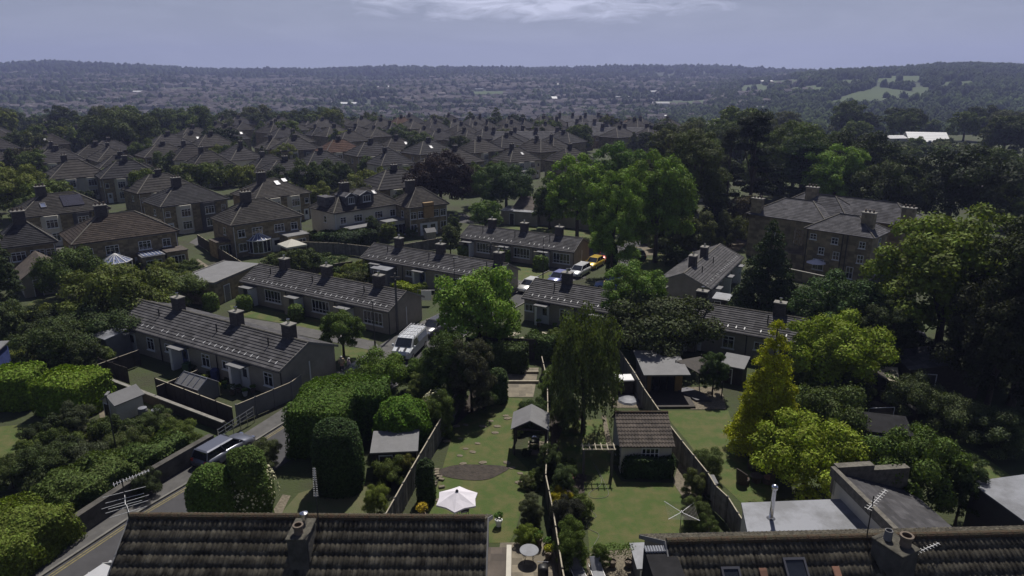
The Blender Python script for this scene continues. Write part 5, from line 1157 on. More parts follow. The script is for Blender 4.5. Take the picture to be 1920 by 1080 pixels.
for x in (-1.5, 1.5):
    for y in (-1.5, 1.5): MB().tube([(x, y, 0), (x, y, 2)], .03, 5).build('pole', M['metal'], tn)
wr = thing('playhouse', 'small timber playhouse at the edge of the lawn above the third bungalow row', 'playhouse', P(806, 447), R(30)); MB().box(-.8, .8, -.7, .7, 0, 1.2).build('wall', M['bench'], wr); MB().add([(-.95, -.85, 1.2), (.95, -.85, 1.2), (.95, .85, 1.2), (-.95, .85, 1.2), (-.95, 0, 1.8), (.95, 0, 1.8)], [(0, 1, 5, 4), (2, 3, 4, 5), (0, 4, 3), (1, 2, 5), (3, 2, 1, 0)]).build('roof', M['felt'], wr)
fence([P(660, 490, 1.7), P(560, 505, 1.7)], 1.7, 'dark fence behind the left end of the third bungalow row', 'wood_dark')
fence([P(840, 444, 1.7), P(760, 458, 1.7), P(690, 470, 1.7)], 1.7, 'long pale-topped fence below the playhouse lawn', 'wood')
fence([P(560, 452, 1.8), P(635, 455, 1.8), P(700, 462, 1.8)], 1.7, 'fence behind the dark hedge of the loft-converted house', 'wood')
fence([P(370, 440, 1.7), P(430, 478, 1.7), P(462, 497, 1.7)], 1.7, 'dark fence between the two stone houses with conservatories', 'wood_dark')
fence([P(1265, 535, 1.8) + Vector((6, -6, 0)), P(1500, 575, 1.8)], 1.9, 'long dark fence between the end-on bungalows and the row below', 'wood_dark', rail=False)
gwall([P(1480, 503, 1.5), P(1560, 520, 1.5)], 1.4, 'garden wall in front of the manor terrace', 'stone_dark')

# ------------------------------------------------------------------ the slate-roofed manor
mh = thing('manor_house', 'large stone manor with several hipped slate roofs and tall chimneys', 'manor', (46.6, 87.0, 0), R(-45 + 180))
# local frame: x runs from the near corner along the front to the left, y away behind it (mirrored so that +y is behind)
mh.rotation_euler = (0, 0, R(-45)); X0 = -9.2
def mblock(x0, x1, y0, y1, he, rz_):
    MB().box(x0 + .35, x1 - .35, y0 + .35, y1 - .35, 0, he - .02).build('wall', M['stone_dark'], mh)
    stepped_hip(x0, x1, y0, y1, he, rz_, 14, .03).build('roof', M['slate'], mh)
    hip_caps(x0, x1, y0, y1, he, rz_, .09).build('ridge_tiles', M['ridge'], mh)
mblock(X0, 0, 0, 6.6, 6.0, 8.0)
mblock(-19.0, X0 + 2.2, 2.6, 10.6, 6.35, 8.7)
mblock(-18.0, 2.2, 8.2, 15.4, 6.6, 9.0)
mblock(-14.6, -5.2, 5.4, 12.6, 6.5, 9.35)
for x, y, z in ((-1.9, 2.6, 8.7), (-12.4, 9.4, 10.2), (-17.8, 3.4, 8.6), (1.0, 9.0, 8.9)):
    c_ = MB().box(x - .8, x + .8, y - .45, y + .45, 5.5, z, b=.02).build('chimney', M['stone_dark'], mh); MB().box(x - .9, x + .9, y - .55, y + .55, z + .002, z + .16, b=.03).build('chimney_cap', M['conc'], c_)
    for k in (-.5, 0, .5): MB().lathe([(.13, 0), (.11, .3), (.14, .35)], 8, face(x + k, y, z + .162)).build('chimney_pot', M['pot'], c_)
for x, z, w_, h_ in ((-7.9, 4.6, .9, .8), (-5.0, 4.4, .9, .9), (-6.6, 2.7, .8, 1.0), (-4.6, 2.3, .85, 1.1), (-1.5, 4.4, .8, .9), (-1.5, 2.4, .8, 1.1), (-6.8, .5, 1.5, 1.5), (-2.6, .1, .9, 1.6)): window(mh, face(x, .35, z), w_, h_, 2, 2)
for x in (-4.0, -3.4, -8.7): MB().tube([(x, .28, 0), (x, .28, 5.9)], .07, 6).build('downpipe', M['black'], mh)
for z in (.6, 2.4, 4.4): window(mh, face(-.35, 3.2, z, 90), .9, 1.1, 2, 2)
window(mh, face(-11.0, 2.95, 2.6), 1.5, 2.6, 3, 1, m='stone_dark'); window(mh, face(-15.0, 2.95, 2.6), 1.2, 2.0, 2, 2); MB().box(-12.2, -8.9, .6, 2.9, 0, 2.0).build('bay', M['stone_dark'], mh)
um = thing('garden_parasol', 'small pale lilac parasol on the manor terrace', 'parasol', P(1527, 515), 0); MB().lathe([(1.3, 1.7), (.6, 2.0), (.02, 2.2)], 8).build('canopy', M['fabric'], um); MB().tube([(0, 0, 0), (0, 0, 2.2)], .03, 6).build('pole', M['bench'], um)

# ------------------------------------------------------------------ vehicles and people
vr = R(62)
van((-10.0, 63.4), R(256), 'white works van with a roof rack, nose towards the camera, beside the bungalow gable')
car((-8.2, 69.0), R(242), (.09, .09, .1), 'dark grey saloon parked right behind the white van')
car((-5.9, 73.4), R(242), (.5, .5, .52), 'silver-white hatchback third in the line behind the van')
car((-13.9, 56.9), R(232), (.03, .035, .045), 'black estate car half hidden by the hedge in front of the van', 'estate')
car((-20.5, 43.9), R(64), (.14, .15, .19), 'dark silver estate car parked on the road behind the domed bushes at left', 'estate', 4.5)
car((6.1, 87.6), R(240), (.2, .22, .42), 'metallic blue-violet car with a glinting roof beside the street lamp')
car((9.2, 91.2), R(240), (.55, .56, .58), 'white sporty car with a black roof in the far parking line', 'estate', 4.4)
car((11.7, 95.4), R(240), (.5, .34, .04), 'yellow car in the far parking line')
car((13.9, 99.3), R(240), (.4, .03, .02), 'red car at the end of the far parking line')
car((2.2, 84.2), R(240), (.6, .6, .58), 'white car half hidden by the gable of the third bungalow row')
car((12.6, 84.6), R(165), (.2, .26, .45), 'blue estate car with red lights parked below the tall trees', 'estate')
car((15.2, 86.4), R(165), (.12, .16, .24), 'darker blue car parked beside the blue estate car')
car((18.6, 100.4), R(100), (.03, .05, .04), 'dark green car in the shade at the bend of the close')
car((-2.8, 110.5), R(150), (.03, .04, .05), 'dark car parked behind the farthest bungalow row')
car((-1.2, 109.4), R(150), (.4, .42, .45), 'silver car parked behind the farthest bungalow row')
car((-62, 97), R(40), (.04, .05, .07), 'dark car in the driveway of the bay-windowed house')
person((-15.5, 58.3), R(20), 'white-haired person in a beige top standing by the hedge', 'stand', 'beige')
person((-14.75, 57.9), R(-60), 'person in a pale pink top standing beside the black car', 'stand', 'pink')
person((-14.3, 57.5), R(200), 'person in a bright blue top bending down beside the black car', 'bend', 'blue', 'trouser')
def lamp(px, py, h, label, rz=0):
    g_ = P(px, py); r = thing('street_lamp', label, 'street lamp', g_, rz)
    MB().tube([(0, 0, 0), (0, 0, 1.1)], .09, 8).tube([(0, 0, 1.1), (0, 0, h)], [.055, .035], 8).build('column', M['darkmetal'], r)
    hd_ = MB().box(-.12, .5, -.1, .1, h, h + .1, b=.03).build('lamp_head', M['felt'], r); MB().box(.1, .46, -.07, .07, h - .03, h - .002).build('diffuser', M['clip'], hd_)
lamp(704, 659, 5.2, 'street lamp on the pavement corner left of the white van', R(60)); lamp(1018, 522, 5.6, 'street lamp on the lawn left of the blue-violet car', R(60)); lamp(853, 565, 5.4, 'street lamp rising over the third bungalow roof', R(0)); lamp(1160, 520, 4.0, 'street lamp by the tall tree near the bend', R(30))
lamp(225, 880, 5.6, 'dark street lamp standing in front of the allotment at left', R(100))
def pole(px, py, top, label):
    g_ = P(px, py); h, _ = size_at(g_, top, 1); r = thing('telegraph_pole', label, 'telegraph pole', g_); MB().tube([(0, 0, 0), (0, 0, h)], [.14, .1], 8).build('post', M['wood'], r); MB().box(-.5, .5, -.05, .05, h - .5, h - .4).build('crossarm', M['wood_dark'], r)
    MB().lathe([(.12, 0), (.12, .25), (.04, .3)], 8, face(0, -.2, h - .9)).build('junction_box', M['black'], r)
pole(746, 625, 512, 'brown telegraph pole in front of the gable of the second bungalow row'); pole(946, 535, 462, 'telegraph pole at the gable of the third bungalow row'); pole(921, 530, 455, 'slimmer telegraph pole left of the other at the third row')
ln = thing('washing_line', 'white sheet hanging on a line behind the second bungalow row', 'washing', P(800, 572)); MB().box(-.6, .6, -.02, .02, .6, 1.8).build('sheet', M['white'], ln); MB().tube([(-1, 0, 0), (-1, 0, 1.9), (1, 0, 1.85), (1, 0, 0)], .025, 5).build('line', M['metal'], ln)
fence([P(800, 600, 1.0), P(828, 590, 1.0)], 1.0, 'pale slatted gate fence beside the gable of the second row', 'bench')

# ------------------------------------------------------------------ hero trees and bushes: x, top, base, width, kind, colour, label
G1, G2, G3, G4 = (.075, .13, .022), (.045, .085, .02), (.028, .05, .017), (.016, .028, .013)
YL, OL, BR = (.15, .18, .015), (.05, .065, .024), (.022, .016, .016)
T_ = [
 (897, 505, 655, 168, 'round', (.085, .155, .025), 'round bright green tree in the centre of the view between the bungalow rows'),
 (1093, 566, 812, 135, 'weep', (.052, .078, .026), 'weeping birch hanging over the lawn beside the gazebo'),
 (1238, 560, 672, 200, 'broad', (.032, .046, .02), 'dense dark olive tree behind the summerhouse'),
 (1188, 492, 640, 118, 'round', (.075, .135, .03), 'light green leafy tree at the right end of the centre bungalow row'),
 (1430, 588, 850, 140, 'cone', (.165, .2, .012), 'golden yellow-green conifer on the right lawn'),
 (1552, 588, 735, 170, 'broad', (.1, .15, .018), 'yellow-green spreading tree right of the golden conifer'),
 (1562, 515, 655, 165, 'broad', (.03, .058, .02), 'dark green tree below the manor wall'),
 (1430, 412, 605, 140, 'cone', (.02, .035, .016), 'tall dark fir standing in front of the manor'),
 (1752, 388, 690, 262, 'broad', (.07, .105, .02), 'big rounded green tree right of the manor'),
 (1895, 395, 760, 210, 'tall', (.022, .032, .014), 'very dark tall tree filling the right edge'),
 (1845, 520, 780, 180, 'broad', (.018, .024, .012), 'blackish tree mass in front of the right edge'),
 (1655, 560, 700, 90, 'broad', (.03, .045, .018), 'dark small tree left of the big rounded tree'),
 (1505, 788, 935, 190, 'broad', (.11, .16, .018), 'yellow-green maple on the right lawn behind the rattan chairs'),
 (1700, 800, 965, 165, 'broad', (.05, .085, .02), 'mid green tree behind the slate lean-to'),
 (1790, 860, 985, 80, 'tall', (.03, .05, .018), 'dark narrow tree right of the slate lean-to'),
 (1540, 720, 830, 150, 'shrub', (.045, .07, .022), 'olive green bush behind the yellow-green maple'),
 (843, 628, 765, 100, 'tall', (.035, .06, .018), 'dark green conifer-like bush left of the central garden'),
 (885, 640, 772, 90, 'tall', (.04, .048, .03), 'grey-leaved bush beside the dark one left of the central garden'),
 (645, 583, 672, 82, 'open', (.05, .085, .02), 'small young street tree on the grass by the footpath'),
 (910, 373, 430, 66, 'round', (.06, .105, .03), 'small bright green tree beyond the farthest bungalow row'),
 (826, 286, 400, 118, 'round', (.017, .013, .012), 'tall copper beech, nearly black, among the estate houses'),
 (950, 302, 405, 108, 'broad', (.035, .065, .02), 'dark green tree with lighter tips right of the copper beech'),
 (908, 305, 385, 70, 'broad', (.045, .075, .02), 'smaller leafy tree against the dark green one right of the copper beech'),
 (1082, 288, 452, 112, 'round', (.085, .15, .025), 'tall light green tree left of the three at the end of the far row'),
 (1146, 322, 524, 100, 'tall', (.078, .14, .025), 'slender light green tree with an ivy-clad trunk by the cars'),
 (1228, 282, 492, 132, 'broad', (.07, .125, .022), 'tall spreading tree with an open trunk right of the ivy-clad one'),
 (1160, 265, 420, 105, 'round', (.05, .1, .02), 'green tree standing behind the light green pair'),
 (1030, 335, 430, 60, 'tall', (.04, .065, .02), 'narrow dull green tree left of the tall light green ones'),
 (1297, 250, 440, 112, 'broad', (.038, .055, .018), 'large dull green tree left of the tall pine'),
 (1402, 212, 425, 116, 'pine', (.014, .022, .014), 'tallest dark pine on the skyline left of the manor'),
 (1358, 240, 430, 60, 'pine', (.022, .03, .017), 'thinner pine left of the tallest one'),
 (1482, 226, 385, 118, 'broad', (.045, .07, .02), 'broad olive tree behind the cedar'),
 (1495, 268, 400, 112, 'cedar', (.02, .038, .018), 'dark cedar with level branches above the manor'),
 (1558, 272, 412, 116, 'round', (.08, .145, .025), 'bright green chestnut behind the manor roof'),
 (1600, 240, 385, 130, 'broad', (.022, .034, .016), 'dark tree behind the bright chestnut'),
 (1770, 270, 440, 190, 'broad', (.018, .028, .013), 'huge dark tree behind the big rounded tree'),
 (1668, 300, 430, 140, 'broad', (.03, .045, .016), 'dark tree directly behind the manor chimneys'),
 (1885, 330, 430, 90, 'shrub', (.05, .075, .025), 'rounded tree by the far-right houses'),
 (1300, 395, 470, 75, 'shrub', (.045, .06, .022), 'rounded olive bush on the manor drive'),
 (1262, 400, 462, 60, 'shrub', (.035, .06, .02), 'green bush left of the rounded olive one on the drive'),
 (1390, 365, 445, 70, 'broad', (.05, .05, .035), 'greyish flowering tree at the left of the manor'),
 (1335, 350, 450, 70, 'cone', G4, 'dark yew left of the greyish flowering tree'),
 (30, 308, 412, 118, 'broad', (.075, .1, .022), 'rounded olive-yellow tree at the left edge above the solar-panelled house'),
 (379, 300, 372, 80, 'round', (.055, .08, .022), 'leafy willow-like tree between the estate roofs'),
 (325, 300, 372, 36, 'cone', G4, 'narrow dark conifer left of the willow-like tree'),
 (240, 208, 292, 122, 'broad', (.035, .052, .018), 'big dark oak in front of the black flat building'),
 (415, 236, 296, 62, 'round', G4, 'round black-green tree right of the big oak'),
 (55, 277, 320, 75, 'broad', (.03, .032, .02), 'dull brown-green tree among the left roofs'),
 (150, 470, 560, 120, 'broad', (.04, .065, .02), 'dark green tree in the garden of the brown-roofed house'),
 (225, 500, 615, 175, 'broad', (.06, .085, .022), 'large bushy tree with reddish tips left of the nearest bungalow roof'),
 (340, 510, 570, 110, 'shrub', (.06, .09, .03), 'wide shrub beside the round conservatory garden'),
 (200, 575, 650, 150, 'shrub', (.03, .05, .018), 'dark shrub mass at the left end of the nearest bungalow roof'),
 (10, 440, 600, 70, 'tall', (.025, .04, .017), 'dark tree cut by the left edge'),
 (110, 600, 680, 130, 'shrub', (.035, .055, .02), 'dark shrub in the rough ground at left'),
 (20, 560, 640, 60, 'shrub', (.05, .075, .03), 'light shrub at the left edge above the hedges'),
 (852, 400, 458, 26, 'tall', (.035, .055, .02), 'narrow shrub at the left end of the farthest bungalow row'),
 (845, 420, 478, 34, 'tall', (.05, .07, .03), 'bushy shrub beside the narrow one at the farthest row'),
 (575, 465, 520, 60, 'broad', (.04, .06, .022), 'dark bush below the canvas gazebo'),
 (520, 470, 512, 50, 'shrub', (.05, .075, .025), 'green bush below the white-ribbed conservatory'),
 (620, 480, 512, 60, 'shrub', (.035, .06, .02), 'dark shrub left of the third bungalow row'),
 (700, 405, 455, 26, 'tall', (.035, .055, .02), 'slim dark conifer in front of the loft-converted house'),
 (730, 415, 452, 28, 'shrub', (.06, .085, .02), 'yellowish bush in front of the cream extension'),
 (775, 580, 640, 0.1, 'shrub', G3, None),
 (1270, 465, 495, 66, 'shrub', (.03, .05, .018), 'low spreading bush by the parking area'),
 (1370, 395, 462, 60, 'shrub', (.045, .06, .025), 'bush left of the fir in front of the manor'),
 (1600, 830, 905, 0.1, 'shrub', G3, None),
 (1335, 658, 740, 52, 'round', (.03, .055, .018), 'lollipop-clipped tree on the gravel beside the shade sail'),
 (1325, 838, 895, 50, 'shrub', (.06, .09, .03), 'rounded green bush beside the trellis fence'),
 (770, 720, 790, 0.1, 'shrub', G3, None),
 (790, 700, 770, 46, 'tall', (.07, .1, .03), 'yellowish conifer bush behind the wide domed bush'),
 (825, 735, 815, 56, 'shrub', (.05, .08, .02), 'green bush with cream flowers spilling over the fence'),
 (720, 660, 735, 110, 'shrub', (.06, .105, .02), 'light green bush below the works van'),
 (790, 660, 730, 70, 'shrub', (.05, .09, .02), 'green bush right of the works van'),
 (708, 908, 968, 52, 'shrub', (.07, .1, .02), 'light green shrub at the foot of the left fence'),
 (735, 855, 905, 60, 'shrub', (.05, .075, .02), 'loose rose bush beside the grey felt shed'),
 (760, 850, 900, 36, 'shrub', (.07, .08, .02), 'thin bush by the left fence'),
 (995, 925, 985, 40, 'shrub', (.05, .065, .035), 'silvery leaved shrub left of the central fence'),
 (990, 985, 1020, 44, 'shrub', (.08, .12, .02), 'spiky yellow-green plant beside the patio'),
 (1058, 870, 930, 50, 'shrub', (.04, .065, .025), 'green shrub right of the central fence'),
 (1048, 916, 950, 40, 'shrub', (.2, .2, .015), 'bright yellow-green bush right of the central fence'),
 (1060, 930, 1000, 62, 'shrub', (.02, .025, .018), 'dark purple-green bush below the bright yellow-green one'),
 (1070, 975, 1060, 62, 'shrub', (.055, .09, .02), 'tall green shrub on the gravel by the central fence'),
 (1060, 882, 905, 28, 'shrub', (.28, .06, .18), 'pink flowering bush beside the pergola'),
 (1030, 830, 900, 40, 'shrub', (.035, .055, .02), 'dark bush at the right of the gazebo'),
 (1060, 740, 800, 60, 'shrub', (.06, .09, .03), 'pale green bushes under the left side of the birch'),
 (1000, 745, 800, 50, 'shrub', (.035, .06, .02), 'green bush behind the gazebo roof'),
 (905, 725, 770, 44, 'shrub', (.04, .065, .025), 'bush at the left edge of the upper lawn'),
 (1035, 690, 750, 50, 'shrub', (.06, .1, .025), 'light green climber on the central fence near its far end'),
 (1165, 830, 875, 30, 'shrub', (.04, .06, .025), 'bush at the pale side wall of the outbuilding'),
 (1300, 930, 985, 46, 'shrub', (.05, .075, .025), 'flowering shrub along the inside of the trellis fence'),
 (1325, 965, 1005, 40, 'shrub', (.05, .08, .025), 'low green shrub at the end of the trellis fence'),
 (1300, 880, 930, 40, 'shrub', (.06, .08, .03), 'small-leaved shrub at the start of the trellis fence'),
 (1125, 1020, 1060, 34, 'shrub', (.05, .085, .02), 'low bush at the edge of the gravel'),
 (1710, 705, 780, 100, 'shrub', (.045, .065, .03), 'grey-green shrub hanging over the shaded yard'),
 (1790, 740, 812, 110, 'shrub', (.045, .065, .028), 'grey-green shrub row middle bush at right'),
 (1880, 765, 848, 110, 'shrub', (.04, .06, .028), 'grey-green shrub row right-hand bush at the right edge'),
 (1600, 700, 760, 60, 'shrub', (.035, .05, .02), 'dark bush left of the narrow shed'),
 (1560, 660, 735, 80, 'shrub', (.05, .08, .02), 'small leafy bush under the yellow-green spreading tree'),
 (1640, 640, 715, 60, 'shrub', (.03, .045, .018), 'shaded bush beside the small pale-gabled building'),
 (145, 755, 812, 60, 'shrub', (.04, .055, .03), 'grey-green rounded bush in the allotment'),
 (290, 765, 815, 60, 'shrub', (.045, .07, .025), 'low green bush left of the handrail'),
 (340, 785, 840, 64, 'shrub', (.06, .09, .022), 'yellow-green bush along the retaining wall'),
 (240, 805, 860, 70, 'shrub', (.05, .07, .025), 'weedy bush in the middle of the allotment'),
 (170, 830, 880, 90, 'shrub', (.04, .055, .03), 'grey-green ground shrub in the allotment'),
 (90, 830, 900, 90, 'shrub', (.035, .055, .02), 'dark bush left of the raised allotment bed'),
 (275, 880, 930, 50, 'shrub', (.03, .045, .02), 'dark rounded bush on top of the retaining wall'),
 (440, 850, 880, 0.1, 'shrub', G3, None),
 (25, 850, 915, 70, 'shrub', (.04, .06, .02), 'bush at the left edge above the long hedge'),
 (500, 820, 880, 50, 'shrub', (.05, .07, .03), 'roadside shrub behind the white-flowered hedge'),
]
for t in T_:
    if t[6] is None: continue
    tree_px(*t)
random.seed(5)
# clipped shapes
def clip_px(cx, top, base, w, rnd, col, label, **k):
    g_ = P(cx, base); h, wm = size_at(g_, top, w); return clipped(g_, (wm, wm * .9, h), random.uniform(-.3, .3), rnd, col, label, **k)
clip_px(638, 785, 912, 92, .75, (.024, .042, .016), 'tall dark domed yew on the dry lawn', cat='bush', name='clipped_bush', amp=.05)
w_ = clip_px(757, 748, 836, 104, .95, (.05, .095, .014), 'wide bright green clipped dome over the felt-roofed shed', cat='bush', name='clipped_bush', amp=.12, fr=3)
clip_px(412, 872, 990, 100, .97, (.045, .075, .018), 'rounded clipped bush beside the road at lower left', cat='bush', name='clipped_bush', amp=.06)
w2 = clip_px(478, 832, 978, 78, .85, (.045, .07, .02), 'tall hedge bush with cream blossom on its right side', cat='bush', name='clipped_bush', amp=.22)
clip_px(933, 690, 752, 38, .8, (.03, .05, .018), 'small domed yew at the top of the central garden', cat='bush', name='clipped_bush', amp=.03)
clip_px(990, 765, 800, 46, .8, (.028, .045, .016), 'clipped ball bush behind the gazebo', cat='bush', name='clipped_bush', amp=.04)
clip_px(800, 860, 940, 34, .7, (.02, .034, .014), 'dark columnar bush beside the left fence', cat='bush', name='clipped_bush', amp=.05)
clip_px(1340, 660, 700, 50, .8, (.05, .08, .02), 'flat-topped clipped head above the gravel', cat='bush', name='clipped_bush', amp=.04) if False else None
for i, (x, t, b, w, l) in enumerate(((871, 460, 480, 26, 'left clipped ball bush in front of the farthest bungalow row'), (945, 465, 492, 24, 'middle clipped bush in front of the farthest bungalow row'), (1014, 479, 505, 28, 'right clipped ball bush in front of the farthest bungalow row'), (460, 553, 580, 30, 'left round bush in front of the second bungalow row'), (557, 570, 600, 28, 'right round bush in front of the second bungalow row'), (397, 548, 580, 28, 'round bush beside the garage block'))):
    clip_px(x, t, b, w, .8, (.06, .09, .025), l, cat='bush', name='clipped_bush', amp=.04)
flo = [(w2, 900, (3.2, 2.8, 4.2))]
MATS_FL = mat('cream_blossom', (.5, .48, .3), .8)
fo = flowers(w2, 500, (3.3, 2.9, 4.3), .07, MATS_FL)
b_ = P(820, 800); fo2 = clipped((b_.x, b_.y), (2.2, 1.6, 2.9), .2, .8, (.07, .09, .03), 'elder bush with flat cream flower heads on the left fence', cat='bush', name='flowering_bush', amp=.3); flowers(fo2, 420, (2.5, 1.9, 3.2), .1, MATS_FL)
# big hedges: A..B front edge, height from photographs of their tops
def hedge4(pts, h, col, label, rnd=.12, **k):
    q = [P(x, y, h) for x, y in pts]; c_ = sum(q, Vector()) / 4; a = q[1] - q[0]; b = q[3] - q[0]
    return clipped((c_.x, c_.y), ((q[1] - q[0]).length * .5 + (q[2] - q[3]).length * .5, (q[3] - q[0]).length * .5 + (q[2] - q[1]).length * .5, h), math.atan2(a.y, a.x), rnd, col, label, **k)
hedge4([(518, 765), (622, 770), (700, 705), (598, 700)], 4.0, (.05, .085, .018), 'huge flat-topped clipped hedge above the road with a bright sunlit top')
hedge4([(620, 735), (728, 735), (722, 700), (632, 700)], 3.9, (.045, .08, .018), 'second square block of the huge hedge, towards the works van')
hedge4([(75, 715), (178, 725), (178, 690), (95, 682)], 3.0, (.075, .115, .015), 'flat-topped bright hedge block left of the allotment shed')
hedge4([(-20, 710), (62, 705), (75, 678), (-10, 680)], 3.0, (.07, .11, .015), 'flat-topped bright hedge at the left edge')
hedge4([(-60, 1075), (110, 955), (50, 905), (-110, 985)], 2.6, (.07, .095, .02), 'long yellow-green hedge above the retaining wall at bottom left', amp=.3)
hedge4([(100, 945), (262, 862), (215, 835), (60, 895)], 2.0, (.045, .065, .02), 'ragged green hedge along the top of the retaining wall', amp=.35)
hedge4([(250, 870), (345, 820), (320, 800), (225, 840)], 1.6, (.045, .07, .022), 'low hedge continuing along the retaining wall to the handrail', amp=.3)
hedge4([(595, 440), (628, 443), (632, 432), (600, 430)], 2.2, (.03, .05, .018), 'square dark hedge left of the loft-converted house')
hedge4([(630, 440), (680, 448), (684, 428), (634, 424)], 2.6, (.02, .032, .016), 'taller dark hedge in front of the loft-converted house')
hedge4([(738, 532), (783, 540), (783, 532), (740, 526)], 1.5, (.1, .13, .015), 'low bright yellow-green hedge in the third row yards')
hedge4([(985, 630), (1035, 640), (1045, 625), (995, 618)], 2.2, (.035, .055, .018), 'dark hedge below the cluttered yard of the centre row')
hedge4([(870, 645), (990, 655), (985, 640), (870, 632)], 2.6, (.03, .045, .016), 'dark hedge mass behind the high back fence')
for i, (a, b, c_, d_) in enumerate(((1655, 735, 1710, 752), (1710, 752, 1775, 782), (1775, 782, 1890, 835))):
    p, q = P(a, b), P(c_, d_); clipped(((p.x + q.x) / 2, (p.y + q.y) / 2), ((q - p).length, 1.7, 1.8), math.atan2(q.y - p.y, q.x - p.x), .4, (.042, .062, .025), ('left', 'middle', 'right')[i] + ' stretch of the ragged hedge above the sloping lawn', amp=.3)

# ------------------------------------------------------------------ the estate behind: rows of semis, then smaller far houses
protoS = {}
FH = [dict(w=12.5, d=9, he=5, rise=3.1, chim=(.5,), style=1, lod=1), dict(w=11.5, d=9.5, he=4.8, rise=3.4, chim=(.36,), style=2, lod=1, wallm='cream'),
      dict(w=12.5, d=9, he=5, rise=3.2, chim=(.5,), style=1, lod=2), dict(w=9.5, d=9.5, he=4.6, rise=3.3, chim=(.4,), style=1, lod=3)]
def far_house(k):
    if k not in protoS: protoS[k] = semi('x', (0, 0), loc=(0, 0), rot=0, **FH[k])
    return protoS[k]
taken = [(S[k].location.x, S[k].location.y, 12) for k in S]
taken += [(*P(t[0], t[2])[:2], size_at(P(t[0], t[2]), t[1], t[3])[1] * .5 + 3.5) for t in T_ if t[6] and t[4] != 'shrub']
taken += [(46, 95, 24)] + [(b.location.x, b.location.y, 12) for b in (b1, b2, b3, b4)]
def free(x, y, r):
    for a, b, c_ in taken:
        if (x - a) ** 2 + (y - b) ** 2 < (c_ + r - 4) ** 2: return False
    return True
random.seed(21)
ROWN = ['first', 'second', 'third', 'fourth', 'fifth', 'sixth', 'seventh', 'eighth', 'ninth', 'tenth', 'eleventh', 'twelfth', 'thirteenth', 'fourteenth', 'fifteenth', 'sixteenth', 'seventeenth', 'eighteenth']
houses = []
for row in range(17):
    off = 141 + row * 17.5 + (row % 2) * 3
    for i in range(-15, 30):
        s = i * 16.5 + (row * 5.3) % 16
        ux, uy = math.cos(R(17)), math.sin(R(17))
        x = s * ux - 40 ; y = off + s * uy * .55
        if y < 128 or y > 352: continue
        u = x / y
        lim = .10 + (.12 if y > 250 else 0) - (.13 if y < 175 else 0)
        if u < -.86 or u > lim: continue
        if u < -.42 and y > 285: continue
        if u < -.2 and y > 335: continue
        if random.random() < (.2 if y < 260 else .13): continue
        x += random.uniform(-2.6, 2.6); y += random.uniform(-3.5, 3.5)
        if not free(x, y, 5): continue
        houses.append((x, y, row)); taken.append((x, y, 6.5))
houses = houses[:215]
tones = [DK, MD, LT, (.95, .9, .85, 1), (1.1, 1.08, 1.1, 1), (.8, .8, .85, 1)]
for n_, (x, y, row) in enumerate(houses):
    k = random.choice((0, 0, 1)) if y < 215 else random.choice((2, 3, 2))
    base = far_house(k); rot = 43 + random.choice((-6, -3, 0, 0, 4)) + (0 if random.random() > .22 else 90)
    sc_ = random.uniform(.88, 1.08); o = dup(base, (x, y, H(x, y) if y > 300 else 0), R(rot), (sc_, sc_, random.uniform(.9, 1.05)))
    tn_ = RD if random.random() < .025 else random.choice(tones)
    for kk in kids(o):
        if kk.name.startswith('roof') and 'window' not in kk.name: kk.color = tn_
    if y < 235 and random.random() < .5: x0_ = random.uniform(-5.5, 0); extn(o, x0_, x0_ + random.uniform(2.8, 4.5), 4.1, random.uniform(2.3, 2.8), random.choice(('stone', 'cream', 'render')), random.choice(('felt', 'felt_pale', 'tile_brown')), win=False)
    if random.random() < .16 and y < 260: rooflight(o, hipT(0, 12.5, 9, random.uniform(-.2, .2), .4, .08, 3.1), .9, 1.2, blind=True)
    side = 'far left' if x / y < -.5 else 'left' if x / y < -.28 else 'centre left' if x / y < -.08 else 'centre'
    rc = 'red-brown' if tn_ is RD else {0: 'dark grey', 1: 'grey-brown', 2: 'pale grey', 3: 'brown', 4: 'mid grey', 5: 'blackish'}[tones.index(tn_)]
    tag(o, f'{rc} hipped-roof house in the {ROWN[row]} row of the estate, {side} of the view', 'house', 'hipped-roof houses of the estate')
for k, o in protoS.items():
    for c_ in list(o.children_recursive): bpy.data.objects.remove(c_)
    bpy.data.objects.remove(o)
# long terraces near the middle distance and other landmarks
def block(g_, rz, l, d, he, hr_, label, wallm='stone', roofm='slate', chim=4, cat='terrace', name='terrace', nwin=10):
    r = thing(name, label, cat, g_, rz)
    MB().add([(-l/2, -d/2, -3), (l/2, -d/2, -3), (l/2, d/2, -3), (-l/2, d/2, -3), (-l/2, -d/2, he), (l/2, -d/2, he), (l/2, d/2, he), (-l/2, d/2, he), (-l/2, 0, hr_), (l/2, 0, hr_)], [(0, 1, 5, 4), (2, 3, 7, 6), (1, 2, 6, 9, 5), (3, 0, 4, 8, 7)]).build('wall', M[wallm], r)
    stepped_gable(-l/2 - .2, l/2 + .2, -d/2 - .25, d/2 + .25, he - .05, hr_ + .12, 6, .06).build('roof', M[roofm], r)
    for i in range(chim): chimney(r, -l/2 + l * (i + .5) / chim, 0, hr_ - .3, hr_ + 1.4, 1.3, .8, 2)
    for i in range(nwin): window(r, face(-l/2 + l * (i + .5) / nwin, -d/2, he * .58), 1.1, 1.2, 2, 1)
    return r
for (x, y, rz, l, lab) in ((1250 - 60, 275, 3, 34, 'long grey flat terrace roof above the tall green trees'), (1130, 262, 4, 30, 'stone terrace with dormers on the skyline of the estate'), (985, 285, 0, 30, 'bungalow-like terrace with bright roof windows behind the copper beech'), (1085, 245, 8, 26, 'gabled stone terrace left of the dark poplars')):
    block(P(x, y), R(rz), l, 8, 4.6, 7.2, lab)
